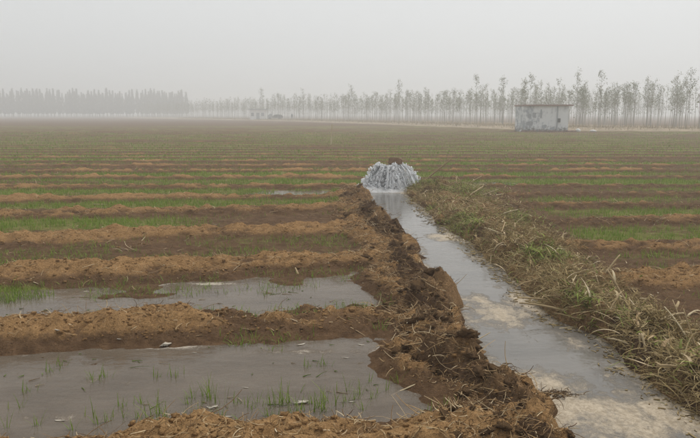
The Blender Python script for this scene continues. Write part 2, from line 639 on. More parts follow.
dryness = -0.27 * sstep(7.5, 11, fy) - 0.10 * sstep(0.9, 2, fx)
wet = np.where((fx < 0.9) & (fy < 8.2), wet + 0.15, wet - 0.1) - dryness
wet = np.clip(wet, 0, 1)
gr = green_cover(fx, fy)
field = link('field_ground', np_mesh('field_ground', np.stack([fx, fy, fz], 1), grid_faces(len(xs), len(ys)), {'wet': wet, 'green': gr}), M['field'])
tag(field, 'bare brown field with low soil ridges and green seedling strips', kind='structure')

# ------------------------------------------------------------------ channel banks
def bank_mesh(name, zf, x0f, x1f, y0, y1, dx, dy, dark):
    yv = np.arange(y0, y1, dy)
    n = int(1.2 / dx)
    u = np.linspace(0, 1, n)
    Y2 = np.repeat(yv[:, None], n, 1)
    X2 = x0f(yv)[:, None] + (x1f(yv) - x0f(yv))[:, None] * u[None]
    fx_, fy_ = X2.ravel(), Y2.ravel()
    z = zf(fx_, fy_)
    wet_ = np.clip(dark - 1.0 * (z - 0.12) + 1.3 * fbm(fx_ * 1.6, fy_ * 1.6, 3, 131), 0, 1)
    return np_mesh(name, np.stack([fx_, fy_, z], 1), grid_faces(n, len(yv)), {'wet': wet_, 'green': 0 * wet_})


bl = link('spoil_bank', bank_mesh('spoil_bank', bank_left_z, lambda y: xl(y) - 0.98, lambda y: xl(y) + 0.1, 1.3, GY + 0.35, 0.013, 0.013, 0.5), M['bank'])
tag(bl, kind='structure')
br = link('weedy_bank', bank_mesh('weedy_bank', bank_right_z, lambda y: xr(y) - 0.1, lambda y: xb(y) + 0.25, 1.3, GY + 1.0, 0.02, 0.02, 0.35), M['bank'])
tag(br, kind='structure')

# ------------------------------------------------------------------ water
FOAM = [(500, 316, .20, .36, 1.1), (478, 300, .10, .2, .6), (446, 238, .26, .30, 1.1), (425, 226, .12, .2, .3), (470, 257, .05, .5, .55), (520, 303, .10, .35, .7), (575, 345, .08, .25, .5), (600, 410, .42, .35, .5), (540, 385, .22, .3, .6), (640, 435, .5, .4, .4),
        (690, 420, .3, .3, .4), (605, 372, .1, .2, .35), (520, 300, .05, .12, .8), (497, 288, .05, .1, .4), (430, 213, .07, .3, .5)]


def foam_at(X, Y, spots):
    f = np.full(X.shape, 0.0)
    for (px, py, rx, ry, a) in spots:
        q = G(px, py)
        f = f + a * np.exp(-(((X - q.x) / rx) ** 2 + ((Y - q.y) / ry) ** 2))
    return np.clip(f, 0, 1.1)


yv = np.arange(1.2, CH_END + 0.6, 0.04)
nu = 40
lo = np.minimum(xl(yv) - 0.12, np.where(yv > GY - 0.7, GX - 0.85, 9))
hi = np.maximum(xr(yv) + 0.10, np.where(yv > GY - 0.7, GX + 0.75, -9))
X2 = lo[:, None] + (hi - lo)[:, None] * np.linspace(0, 1, nu)[None]
Y2 = np.repeat(yv[:, None], nu, 1)
fx_, fy_ = X2.ravel(), Y2.ravel()
edge = np.minimum(fx_ - xl(fy_), xr(fy_) - fx_)
fo = foam_at(fx_, fy_, FOAM) + 0.5 * np.clip(1 - edge / 0.09, 0, 1)
fo = fo + 1.0 * np.exp(-((np.hypot(fx_ - GX, fy_ - GY)) / 0.75) ** 2)
wz = 0.012 + 0 * fx_
cw = link('channel_water', np_mesh('channel_water', np.stack([fx_, fy_, wz], 1), grid_faces(nu, len(yv)), {'foam': fo}), M['channel_water'])
tag(cw, kind='structure')


def plot_water(name, i_front, x0, x1, z, spots, ridx=RID, front=0.15, back=0.15):
    """shallow water lying between two ridges"""
    xv = np.arange(x0, x1, 0.05)
    nv = 40
    verts = []
    f = []
    for k in range(nv):
        s = k / (nv - 1)
        q = ridx[i_front] + front + (ridx[i_front + 1] - back - ridx[i_front] - front) * s
        y = np.full(xv.shape, q)
        for _ in range(5):
            y = y + (q - row_coord(xv, y))
        verts.append(np.stack([xv, y, np.full(xv.shape, z)], 1))
    V = np.concatenate(verts)
    fo = foam_at(V[:, 0], V[:, 1], spots)
    g = ground_z(V[:, 0], V[:, 1])
    fo = fo + 0.3 * np.clip(1 - (z - g) / 0.012, 0, 1)
    o = link(name, np_mesh(name, V, grid_faces(len(xv), nv), {'foam': fo}), M['plot_water'])
    tag(o, kind='structure')
    return o


plot_water('plot_water', 2, -7, 0.95, 0.0, [(165, 347, .35, .06, .75), (60, 418, .2, .05, .6), (300, 352, .3, .05, .5), (385, 350, .2, .1, .55), (405, 365, .15, .05, .6), (110, 382, .3, .03, .35)])
plot_water('plot_water', 3, -9, 0.75, 0.001, [(215, 284, .35, .05, .8), (60, 292, .4, .05, .4), (365, 275, .2, .06, .5)])
plot_water('plot_water', 7, -4.5, 0.4, 0.002, [(310, 187, .5, .1, .4)])
plot_water('plot_water', 9, 1.2, 6.4, 0.001, [], RID_R)

# ------------------------------------------------------------------ gushing standpipe
t = NT('white_water')
n1 = t.noise(9, 4, 0.6, (1, 1, 0.35))
n2 = t.noise(30, 4, 0.7, (1, 1, 0.5))
M['white_water'] = t.set(color=t.mix(t.rng(n1, 0.38, 0.6), (0.88, 0.90, 0.91), (0.97, 0.97, 0.98)), rough=0.3, spec=0.5, normal=t.bump(n2, 0.6, 0.03))
_tr = t.n.new('ShaderNodeBsdfTranslucent')
_tr.inputs['Color'].default_value = (0.93, 0.94, 0.95, 1)
_ms = t.n.new('ShaderNodeMixShader')
_ms.inputs[0].default_value = 0.5
t.l.new(t.p.outputs[0], _ms.inputs[1])
t.l.new(_tr.outputs[0], _ms.inputs[2])
t.l.new(_ms.outputs[0], t.out.inputs['Surface'])
t = NT('wet_iron')
M['wet_iron'] = t.set(color=t.mix(t.noise(12), (0.05, 0.05, 0.052), (0.11, 0.10, 0.095)), rough=0.35)
t = NT('brick')
M['brick'] = t.set(color=t.mix(t.noise(16), (0.17, 0.10, 0.06), (0.27, 0.18, 0.11)), rough=0.9, normal=t.bump(t.noise(60), 0.4, 0.01))

gush = empty('gushing_standpipe', (GX, GY, -0.16))
tag(gush, 'standpipe gushing white water into the head of the irrigation channel', 'standpipe')
PZ = 0.62                                   # pipe height above the channel bed
bm = bmesh.new()
bmesh.ops.create_cone(bm, segments=20, radius1=0.105, radius2=0.105, depth=PZ, cap_ends=True, matrix=Matrix.Translation((0, 0, PZ / 2)))
bmesh.ops.create_cone(bm, segments=20, radius1=0.125, radius2=0.125, depth=0.03, cap_ends=True, matrix=Matrix.Translation((0, 0, PZ - 0.03)))
me = bpy.data.meshes.new('pipe')
bm.to_mesh(me)
bm.free()
link('pipe', me, M['wet_iron'], gush)


def curtain(a0, a1, v0, vz, hole, seed, na, nt=26, r0=0.10):
    th = np.linspace(R(a0), R(a1), na)
    A, T = np.meshgrid(th, np.linspace(0, 1, nt))
    vv = v0 * (1 + 0.55 * vnoise(A * 5, A * 0, seed))
    up = vz * (1 + 0.3 * vnoise(A * 4, A * 0 + 3, seed + 1))
    zt = PZ - 0.16
    tend = (up + np.sqrt(up * up + 2 * 9.8 * (zt - 0.0))) / 9.8
    tt = T * tend
    r = r0 + vv * tt + 0.05 * fbm(A * 9, T * 4, 3, seed + 4) * (0.4 + T * 1.8) * 2
    z = PZ - 0.01 + up * tt - 4.9 * tt * tt + 0.02 * vnoise(A * 12, T * 8, seed + 6)
    V = np.stack([r * np.cos(A), r * np.sin(A), z], -1).reshape(-1, 3)
    F = grid_faces(na, nt)
    h = fbm(A * 8, T * 2.2, 3, seed + 8).ravel() * 2 + 0.05 - hole * (0.4 + 0.8 * T.ravel())
    keep = (h[F].mean(1) > -0.55)
    V2 = V.copy()
    return V2, F[keep]


def curtain_part(*a):
    V, F = curtain(*a)
    me = np_mesh('water_curtain', V, F)
    o = link('water_curtain', me, M['white_water'], gush)
    so = o.modifiers.new('thick', 'SOLIDIFY')
    so.thickness = 0.022
    so.offset = 0
    return o


curtain_part(162, 232, 0.55, 0.6, 0.0, 3, 60)
curtain_part(256, 338, 0.52, 0.65, 0.0, 13, 60)
# separate ropes of falling water
def streams(a0, a1, v0, vz, n_, seed):
    g = np.random.default_rng(seed)
    out = []
    for i in range(n_):
        a = R(g.uniform(a0, a1))
        v, up = v0 * g.uniform(0.45, 1.12), vz * g.uniform(0.5, 1.25)
        nt, k = 16, 4
        te = (up + math.sqrt(up * up + 2 * 9.8 * (PZ - 0.17))) / 9.8 * g.uniform(0.85, 1.0)
        tt = np.linspace(0, te, nt)
        jit = np.cumsum(g.normal(0, 0.007, (nt, 3)), 0)
        c = np.stack([(0.09 + v * tt) * math.cos(a), (0.09 + v * tt) * math.sin(a), PZ - 0.01 + up * tt - 4.9 * tt * tt], 1) + jit
        rad = g.uniform(0.0025, 0.0075) * (1 + 1.3 * tt / te) * (1 + 0.45 * g.normal(0, 1, nt).clip(-1.4, 1.4))
        rad = np.maximum(rad, 0.002)
        rad[-1] = 0.002
        ph = np.arange(k) * 2 * math.pi / k
        sv, nv_ = np.array([-math.sin(a), math.cos(a), 0]), np.array([math.cos(a), math.sin(a), 0.4])
        ring = c[:, None, :] + rad[:, None, None] * (np.cos(ph)[None, :, None] * sv * 1.5 + np.sin(ph)[None, :, None] * nv_) * (1 + 0.3 * g.normal(0, 1, (nt, k, 1)).clip(-1.5, 1.5))
        F_ = [[q * k + j, q * k + (j + 1) % k, (q + 1) * k + (j + 1) % k, (q + 1) * k + j] for q in range(nt - 1) for j in range(k)]
        out.append((ring.reshape(-1, 3), np.array(F_)))
    link('water_streams', np_mesh('water_streams', *join_meshes(out)), M['white_water'], gush)


streams(155, 234, 1.0, 1.0, 36, 91)
streams(254, 312, 0.9, 1.0, 30, 92)
streams(320, 352, 1.2, 1.2, 14, 93)
# frothing jets: clots of white water thrown along each jet
_ic = lump_mesh('clot', 5, 1, 0.35, (1, 1, 1), 0.8)
_iv = np.array([v.co[:] for v in _ic.vertices])
_if = np.array([p.vertices[:] for p in _ic.polygons])
bpy.data.meshes.remove(_ic)
for ji, (ang, v, up, wd, num) in enumerate([(172, 1.45, 0.45, 9, 170), (192, 1.05, 1.35, 10, 230), (208, 1.2, 0.35, 9, 200), (222, 0.75, 1.1, 9, 220), (230, 0.5, 0.6, 6, 110), (262, 0.55, 1.0, 8, 170), (275, 0.95, 0.6, 9, 220), (288, 0.7, 1.35, 10, 240), (305, 0.95, 0.7, 8, 170), (322, 0.7, 1.2, 8, 150), (343, 1.35, 1.35, 4, 150), (30, 0.9, 1.0, 14, 140), (80, 0.8, 1.0, 14, 140), (125, 1.0, 0.9, 14, 140)]):
    g = np.random.default_rng(900 + ji)
    num = int(num * 2.4)
    v *= 0.92
    te = (up + math.sqrt(up * up + 2 * 9.8 * (PZ - 0.17))) / 9.8
    tt = te * g.uniform(0.0, 1.0, num) ** 0.8
    f = tt / te
    aj = np.radians(ang + g.normal(0, wd, num) * (0.35 + 0.8 * f))
    vj = v * (1 + g.normal(0, 0.10, num))
    r = 0.09 + vj * tt
    z = PZ - 0.01 + up * tt * (1 + g.normal(0, 0.08, num)) - 4.9 * tt * tt
    C = np.stack([r * np.cos(aj), r * np.sin(aj), np.maximum(z, 0.17)], 1) + g.normal(0, 0.006, (num, 3))
    sz = g.gamma(2.4, 0.0032, num) * (0.7 + 0.6 * f) + 0.0025
    V = _iv[None] * sz[:, None, None] * np.array([1, 1, 1.0]) * (1 + g.normal(0, 0.2, (num, 1, 3))) * np.stack([np.ones(num), np.ones(num), 1 + 0.9 * f], 1)[:, None, :] + C[:, None, :]
    F = (np.arange(num)[:, None, None] * len(_iv) + _if[None]).reshape(-1, 3)
    tag(link('water_jet', np_mesh('water_jet', V.reshape(-1, 3), F), M['white_water'], gush), kind='stuff')
# churned pool round the pipe
rr, aa = np.meshgrid(np.linspace(0.12, 0.95, 40), np.linspace(0, 2 * math.pi, 90))
stretch = 1 + 0.25 * vnoise(np.cos(aa) * 2, np.sin(aa) * 2, 5)
cx, cy = rr * np.cos(aa) * stretch * np.where(np.cos(aa) < 0, 1.15, 0.75), rr * np.sin(aa) * stretch * 0.75
cz = 0.172 + (0.10 * fbm(cx * 9, cy * 9, 3, 7) + 0.07) * sstep(0.9, 0.35, rr) - 0.045 * sstep(0.6, 0.95, rr)
link('churned_pool', np_mesh('churned_pool', np.stack([cx, cy, cz], -1).reshape(-1, 3), grid_faces(40, 90)), M['white_water'], gush)
parts = []
g2 = np.random.default_rng(5)
oct_v = np.array([[1, 0, 0], [-1, 0, 0], [0, 1, 0], [0, -1, 0], [0, 0, 1], [0, 0, -1]], float)
oct_f = np.array([[0, 2, 4], [2, 1, 4], [1, 3, 4], [3, 0, 4], [2, 0, 5], [1, 2, 5], [3, 1, 5], [0, 3, 5]])
for i in range(2400):
    a, q = g2.uniform(0, 2 * math.pi), g2.uniform(0, 1)
    r = 0.12 + 0.50 * q + g2.normal(0, 0.07)
    z = 0.17 + (0.5 * (1 - q ** 2)) * g2.uniform(0.1, 1.05) + 0.02
    s = g2.uniform(0.003, 0.011)
    parts.append((oct_v * s * [1, 1, 1.6] + [r * math.cos(a), r * math.sin(a), z], oct_f))
V, F = join_meshes(parts)
tag(link('spray', np_mesh('spray', V, F), M['white_water'], gush), kind='stuff')
me = box_mesh('brick', [(0, 0, 0.075, 0.29, 0.19, 0.15)], 0.02)
bm = bmesh.new()
bm.from_mesh(me)
bmesh.ops.subdivide_edges(bm, edges=list(bm.edges), cuts=2, use_grid_fill=True)
for v in bm.verts:
    v.co += Vector((float(vnoise(np.array(v.co.y * 14), np.array(v.co.z * 14), 3)), float(vnoise(np.array(v.co.x * 14), np.array(v.co.z * 14), 5)), float(vnoise(np.array(v.co.x * 12), np.array(v.co.y * 12), 7)))) * 0.018
bm.to_mesh(me)
bm.free()
bk = link('brick', me, M['brick'])
bk.location = (GX + 0.10, GY - 0.02, PZ - 0.16 + 0.002)
bk.rotation_euler = (0, R(4), R(-12))
tag(bk, 'brown block laid on top of the gushing standpipe', 'block')
bk.location.z += 0.075

# ------------------------------------------------------------------ clods on the spoil bank
clods = [lump_mesh('clod', s, 3, 0.36, (1, 0.8, 0.55), 1.1) for s in range(7)]
for me in clods:
    me.materials.append(M['bank'])
    a = me.attributes.new('wet', 'FLOAT', 'POINT')
    a.data.foreach_set('value', np.full(len(me.vertices), 0.45, np.float32))
g2 = np.random.default_rng(11)
n = 0
while n < 250:
    y = g2.uniform(2.4, GY - 0.4) if n > 110 else g2.uniform(2.6, 6.5)
    x = float(xl(y)) - g2.triangular(0.02, 0.3, 0.85)
    z = float(surf_z(x, y))
    if z < 0.05:
        continue
    s = min(0.07, 0.016 + g2.exponential(0.014))
    o = link('clod', clods[n % 7], None, bl)
    o.location = (x, y, z + s * 0.05)
    o.scale = (s * g2.uniform(0.8, 1.4), s * g2.uniform(0.8, 1.3), s * g2.uniform(0.7, 1.1))
    o.rotation_euler = (g2.uniform(-.5, .5), g2.uniform(-.5, .5), g2.uniform(0, 6.28))
    n += 1

# ------------------------------------------------------------------ litter, roots, weeds, seedlings (uncountable)
def scatter(n, xf, y0, y1, seed, keep=None):
    g = np.random.default_rng(seed)
    y = g.uniform(y0, y1, n)
    x = xf(g, y)
    if keep is not None:
        m = keep(x, y, g)
        x, y = x[m], y[m]
    return np.stack([x, y, surf_z(x, y)], 1), g


def frustum_x(g, y):
    return g.uniform(-0.60, 0.60, len(y)) * (y + 0.8)


# straw and stubble strewn over the ridges
B, g = scatter(120000, frustum_x, 2.0, 15.5, 201, lambda x, y, g: (ground_z(x, y) > 0.045 + 0.05 * g.random(len(x))) & (g.random(len(x)) < 0.42 * (0.35 + 0.9 * (vnoise(x * 2, y * 2, 77) > 0.0))) & (in_channel(x, y) < 0.1))
N = len(B)
B[:, 2] += 0.003
tag(link('straw_litter', strand_mesh('straw_litter', B, g.uniform(0, 6.28, N), g.normal(0.12, 0.28, N), g.normal(0.2, 0.5, N), g.gamma(2.0, 0.024, N) + 0.015, g.uniform(0.0028, 0.0065, N), 1, nseg=3, k=3, curl=g.normal(0, 0.8, N), taper=0.4), M['straw']),
    'dry straw and root bits strewn over the soil ridges', 'straw', kind='stuff')
# coarser chopped maize litter
B, g = scatter(14000, frustum_x, 2.2, 26, 202, lambda x, y, g: (ground_z(x, y) > 0.02) & (g.random(len(x)) < 0.30) & (in_channel(x, y) < 0.1))
N = len(B)
B[:, 2] += 0.005
tag(link('stubble', strand_mesh('stubble', B, g.uniform(0, 6.28, N), g.normal(0.1, 0.25, N), g.normal(0.15, 0.5, N), g.gamma(2.2, 0.028, N) + 0.015, g.uniform(0.003, 0.007, N) * (1 + B[:, 1] / 14), 2, nseg=4, k=2, curl=g.normal(0, 1.0, N), taper=0.5), M['pale_litter']),
    'pale chopped stubble lying across the field rows', 'stubble', kind='stuff')
# crumbs of soil on ridges and banks
B, g = scatter(60000, frustum_x, 2.2, 11.5, 210, lambda x, y, g: (surf_z(x, y) > 0.04) & (g.random(len(x)) < 0.5 * np.clip(6 / y, 0, 1) * np.where((x > xl(y) - 0.7) & (x < xl(y)), 0.35, 1.0)) & ((x < xl(y) - 0.10) | (x > xb(y))))
N = len(B)
ico = lump_mesh('crumb', 3, 1, 0.4, (1, 1, 0.8), 1.0)
iv = np.array([v.co[:] for v in ico.vertices])
it = np.array([p.vertices[:] for p in ico.polygons])
bpy.data.meshes.remove(ico)
sz = np.minimum(0.003 + g.exponential(0.0045, N), 0.018)
an = g.uniform(0, 6.28, N)
rx_ = iv[None, :, 0] * np.cos(an)[:, None] - iv[None, :, 1] * np.sin(an)[:, None]
ry_ = iv[None, :, 0] * np.sin(an)[:, None] + iv[None, :, 1] * np.cos(an)[:, None]
V = np.stack([rx_ * g.uniform(0.8, 1.5, N)[:, None], ry_, np.repeat(iv[None, :, 2], N, 0)], -1) * sz[:, None, None] + B[:, None, :] + np.array([0, 0, 0.002])
F = (np.arange(N)[:, None, None] * len(iv) + it[None]).reshape(-1, 3)
wv = np.repeat(np.clip(0.52 - 5.0 * (B[:, 2] - 0.02) + g.normal(0, 0.12, N), 0, 1), len(iv))
tag(link('soil_crumbs', np_mesh('soil_crumbs', V.reshape(-1, 3), F, {'wet': wv, 'green': 0 * wv}), M['field']), 'loose crumbs of brown soil over the ridges', 'soil', kind='stuff')
# root fibres matted through the dark spoil
B, g = scatter(17000, lambda g, y: xl(y) - g.triangular(0.0, 0.3, 0.85, len(y)), 1.8, GY, 203, lambda x, y, g: surf_z(x, y) > 0.04)
N = len(B)
B[:, 2] -= 0.004
tag(link('root_mat', strand_mesh('root_mat', B, g.uniform(0, 6.28, N), g.uniform(-0.2, 1.1, N), g.uniform(0.3, 2.4, N), g.gamma(2.2, 0.014, N) + 0.014, g.uniform(0.0025, 0.006, N), 3, nseg=4, k=3, curl=g.normal(0, 1.2, N), taper=0.6), M['root']),
    'dark root fibres matted through the spoil bank', 'roots', kind='stuff')


B, g = scatter(5200, lambda g, y: xl(y) - g.triangular(0.0, 0.45, 1.0, len(y)), 1.8, GY, 212, lambda x, y, g: surf_z(x, y) > 0.04)
N = len(B)
B[:, 2] += 0.004
tag(link('bank_straw', strand_mesh('bank_straw', B, g.uniform(0, 6.28, N), g.normal(0.15, 0.3, N), g.normal(0.3, 0.6, N), g.gamma(2.2, 0.028, N) + 0.015, g.uniform(0.003, 0.007, N), 16, nseg=4, k=3, curl=g.normal(0, 0.8, N), taper=0.5), M['straw']),
    'dry straw mixed through the spoil bank', 'straw', kind='stuff')
# withered weeds and maize trash on the right bank
def bank_x(g, y):
    w = xb(y) - xr(y)
    return xr(y) + w * g.triangular(-0.10, 0.2, 1.15, len(y))


B, g = scatter(56000, bank_x, 1.8, GY + 0.6, 204, lambda x, y, g: g.random(len(x)) < 0.12 + 0.8 * sstep(-0.25, 0.35, fbm(x * 3.2, y * 2.4, 3, 143) * 2))
N = len(B)
tag(link('withered_weeds', strand_mesh('withered_weeds', B, g.uniform(0, 6.28, N), g.normal(0.22, 0.35, N), g.uniform(-0.1, 1.2, N), g.gamma(3, 0.030, N) + 0.025, g.uniform(0.0025, 0.006, N), 4, nseg=4, k=3, curl=g.normal(0, 0.9, N), taper=0.5), M['weed']),
    'tangle of withered weeds heaped along the channel bank', 'weeds', kind='stuff')
B, g = scatter(13000, bank_x, 1.8, GY + 0.6, 205)
N = len(B)
B[:, 2] += g.uniform(0, 0.04, N)
tag(link('dead_leaves', strand_mesh('dead_leaves', B, g.uniform(0, 6.28, N), g.normal(0.2, 0.4, N), g.uniform(0.0, 1.8, N), g.gamma(3, 0.024, N) + 0.02, g.uniform(0.006, 0.015, N), 5, nseg=4, k=2, curl=g.normal(0, 1.2, N), taper=0.85), M['weed']),
    'brown curled dead leaves tangled in the weedy bank', 'leaves', kind='stuff')
B, g = scatter(34000, bank_x, 1.8, GY + 0.6, 206, lambda x, y, g: g.random(len(x)) < 0.04 + 0.75 * sstep(0.12, 0.6, fbm(x * 1.6, y * 0.9, 3, 141) * 2))
N = len(B)
B[:, 2] += g.uniform(0, 0.05, N)
tag(link('green_weeds', strand_mesh('green_weeds', B, g.uniform(0, 6.28, N), g.uniform(0.0, 0.9, N), g.uniform(0.4, 1.9, N), g.gamma(3, 0.024, N) + 0.02, g.uniform(0.007, 0.020, N), 6, nseg=3, k=2, curl=g.normal(0, 0.7, N), taper=0.85), M['green_weed']),
    'low green weeds growing through the withered bank', 'weeds', kind='stuff')
B, g = scatter(380, bank_x, 1.8, GY + 0.6, 211)
N = len(B)
B[:, 2] += g.uniform(0, 0.06, N)
tag(link('dry_maize_leaves', strand_mesh('dry_maize_leaves', B, g.uniform(0, 6.28, N), g.normal(0.25, 0.4, N), g.uniform(0.0, 1.9, N), g.uniform(0.08, 0.24, N), g.uniform(0.012, 0.028, N), 15, nseg=6, k=2, curl=g.normal(0, 0.7, N), taper=0.8), M['pale_litter']),
    'broad pale dry leaves strewn over the weedy bank', 'leaves', kind='stuff')
# seedlings of the crop
B, g = scatter(330000, frustum_x, 5.0, 24, 207, lambda x, y, g: (g.random(len(x)) < 0.9 * sstep(0.18, 0.9, green_cover(x, y)) * (vnoise(x * 5, y * 9, 151) > -0.2)) & (ground_z(x, y) > -0.015) & (ground_z(x, y) < 0.09))
N = len(B)
tag(link('seedlings', strand_mesh('seedlings', B, g.uniform(0, 6.28, N), g.uniform(0.8, 1.5, N), g.uniform(0.1, 1.2, N), g.uniform(0.04, 0.11, N), g.uniform(0.003, 0.006, N) * (1 + B[:, 1] / 18), 7, nseg=2, k=2, taper=0.8), M['seedling']),
    'short green seedlings growing in strips between soil ridges', 'seedlings', kind='stuff')
B, g = scatter(160000, frustum_x, 24, 60, 208, lambda x, y, g: g.random(len(x)) < 0.4 * sstep(0.2, 0.9, green_cover(x, y)))
N = len(B)
tag(link('distant_seedlings', strand_mesh('distant_seedlings', B, g.uniform(0, 6.28, N), g.uniform(0.8, 1.5, N), g.uniform(0.1, 1.2, N), g.uniform(0.05, 0.12, N), g.uniform(0.012, 0.03, N), 8, nseg=1, k=2, taper=0.8), M['seedling']),
    'thin green haze of seedlings over the distant field rows', 'seedlings', kind='stuff')
g2 = np.random.default_rng(71)
yy = g2.uniform(3.3, 7.0, 500)
xx = frustum_x(g2, yy)
m = (ground_z(xx, yy) < -0.004) & (xx < xl(yy) - 0.7) & (vnoise(xx * 1.2, yy * 5, 171) > 0.1)
B = np.stack([xx, yy, np.full(500, 0.004)], 1)[m]
N = len(B)
for nm, mt, sel, lab in (('floating_blades', 'seedling', slice(0, N * 2 // 3), 'green blades floating flat on the shallow brown water'), ('floating_straw', 'pale_litter', slice(N * 2 // 3, N), 'bits of pale straw floating on the shallow brown water')):
    Bs = B[sel]
    n_ = len(Bs)
    tag(link(nm, strand_mesh(nm, Bs, g2.normal(0, 0.7, n_), g2.uniform(0, 0.12, n_), 0.1, g2.gamma(2, 0.02, n_) + 0.01, g2.uniform(0.004, 0.009, n_), 23, nseg=2, k=3, curl=g2.normal(0, 0.5, n_), taper=0.6), M[mt]), lab, 'floating litter', kind='stuff')
# sparse weeds along the wet foot of the ridges and on the mud
B, g = scatter(45000, frustum_x, 3.3, 9.2, 209, lambda x, y, g: (x < 0.8) & (ground_z(x, y) > -0.012) & (ground_z(x, y) < 0.035) & (g.random(len(x)) < 0.8 * (vnoise(x * 1.6, y * 4, 161) > 0.0)) & (near_channel(x, y) < 0.5))
N = len(B)
tag(link('water_edge_grass', strand_mesh('water_edge_grass', B, g.uniform(0, 6.28, N), g.uniform(0.5, 1.5, N), g.uniform(0.1, 1.4, N), g.uniform(0.03, 0.085, N), g.uniform(0.004, 0.007, N), 9, nseg=2, k=2, taper=0.8), M['seedling']),
    'sparse green grass at the wet foot of the ridges', 'grass', kind='stuff')

# ------------------------------------------------------------------ tufts standing in the flooded plot
def tuft_mesh(seed, n, h, spread):
    g = np.random.default_rng(seed)
    b = np.stack([g.normal(0, spread, n), g.normal(0, spread * 0.5, n), np.full(n, -0.02)], 1)
    me = strand_mesh('blade', b, g.uniform(0, 6.28, n), g.uniform(1.15, 1.55, n), g.uniform(0.0, 0.9, n), g.uniform(0.45, 1.1, n) * h + 0.02, g.uniform(0.004, 0.007, n), seed, nseg=3, k=2, taper=0.85)
    me.materials.append(M['seedling'])
    return me


tufts = [tuft_mesh(300 + i, n_, h_, s_) for i, (n_, h_, s_) in enumerate([(7, .10, .02), (11, .12, .03), (5, .08, .025), (16, .13, .05), (9, .06, .03)])]
tuft_px = [(214, 402, 3), (211, 398, 1), (162, 415, 1), (160, 425, 3), (170, 424, 1), (143, 404, 0), (141, 418, 0), (123, 420, 2), (110, 421, 0), (100, 424, 0), (92, 420, 2), (285, 405, 1), (291, 404, 1), (293, 413, 0), (310, 411, 3), (314, 404, 0),
           (326, 411, 1), (333, 404, 3), (272, 404, 0), (258, 405, 2), (205, 424, 0), (206, 429, 1), (348, 402, 0), (358, 399, 0), (362, 394, 0), (347, 393, 2), (375, 398, 0), (240, 404, 4), (255, 408, 4), (190, 404, 0), (194, 398, 0), (223, 421, 2), (270, 416, 0), (277, 420, 0),
           (52, 372, 4), (160, 377, 4), (178, 376, 4), (105, 378, 4), (29, 392, 4), (310, 367, 4), (325, 366, 4), (372, 384, 2), (60, 366, 4), (126, 406, 4), (20, 410, 2), (40, 425, 0), (8, 430, 2), (75, 430, 0), (390, 392, 2), (400, 384, 0), (365, 410, 0)]
for i, (px, py, k) in enumerate(tuft_px):
    q = G(px, py)
    o = link('seedling_tuft', tufts[k])
    o.location = (q.x, q.y, 0.0)
    o.scale = (1.2, 1.2, random.uniform(1.0, 1.4))
    o.rotation_euler = (0, 0, random.uniform(-0.6, 0.6))
    if i == 0:
        tag(o, 'bushiest green seedling tuft, beside a small pale husk in the water', 'grass tuft')
        o.scale = (0.8, 0.8, 1.3)
    else:
        tag(o, 'thin tuft of green seedling blades standing in shallow brown water', 'grass tuft', 'seedling tufts standing in the flooded plot')

# ------------------------------------------------------------------ maize stalks and scraps that can be told apart
def stalk(name, p, az, el, L, w, leaves, seed, label, group=None, bend=0.1):
    g = np.random.default_rng(seed)
    e = empty(name, p)
    V, F, _ = strands(np.zeros((1, 3)), az, el, bend, L, w, nseg=7, k=6, curl=g.normal(0, 0.12), taper=0.35)
    # swollen joints
    rings = V.reshape(8, 6, 3)
    for k in (2, 5):
        c = rings[k].mean(0)
        rings[k] = c + (rings[k] - c) * 1.3
    V = rings.reshape(-1, 3)
    caps = np.array([[0, 1, 2, 3], [0, 3, 4, 5]])
    F = np.concatenate([F, caps, caps + 42])
    link('stem', np_mesh('stem', V, F), M['pale_straw'], e)
    for j in range(leaves):
        c = rings[int(g.integers(2, 7))].mean(0)
        V2, F2, _ = strands(c[None], az + g.uniform(-1.2, 1.2), g.uniform(0.0, 1.0), g.uniform(0.8, 2.2), L * g.uniform(0.35, 0.6), g.uniform(0.014, 0.026), nseg=6, k=2, curl=g.normal(0, 0.9), taper=0.9)
        link('leaf', np_mesh('leaf', V2, F2), M['pale_straw'], e)
    tag(e, label, 'stalk', group)
    return e


def on(px, py, z=None):
    """surface point seen at this place of the photograph"""
    lo = G(px, py, 0.0)
    cands = [G(px, py, h) for h in np.linspace(0.4, -0.05, 46)]
    for c in cands:
        if float(surf_z(c.x, c.y)) >= c.z:
            return c
    return lo


P = on(630, 308)
stalk('maize_stalk', P + Vector((0, 0, -0.02)), R(118), R(52), 0.36, 0.020, 1, 1, 'pale dry stalk leaning up out of the weedy bank beside bare soil')
P = on(602, 276)
stalk('maize_stalk', P + Vector((0, 0, -0.02)), R(25), R(46), 0.30, 0.020, 1, 2, 'short pale broken stalk end pointing up from the green weeds')
P = on(566, 313)
stalk('maize_stalk', P + Vector((0, 0, 0.012)), R(160), R(12), 0.36, 0.018, 0, 3, 'straight pale stalk lying from the weedy bank over the channel edge', None, 0.2)
P = on(424, 181)
stalk('maize_stalk', P + Vector((0, 0, 0.0)), R(-8), R(40), 0.85, 0.042, 0, 4, 'long thin stalk leaning up beside the gushing standpipe', None, 0.0)
P = on(392, 397)
stalk('maize_stalk', P + Vector((0, 0, 0.01)), R(24), R(16), 0.17, 0.011, 0, 5, 'pale stalk jutting from the spoil bank over the flooded plot', None, 0.0)
P = on(478, 342)
stalk('maize_stalk', P + Vector((0, 0, 0.02)), R(30), R(14), 0.12, 0.007, 0, 6, 'dark twig poking from the spoil bank over the channel', None, 0.0)
P = on(92, 205)
stalk('maize_stalk', P + Vector((0, 0, 0.01)), R(-25), R(3), 0.35, 0.025, 0, 7, 'pale stalk lying on a ridge in the far left rows', None, 0.0)
P = on(298, 274)
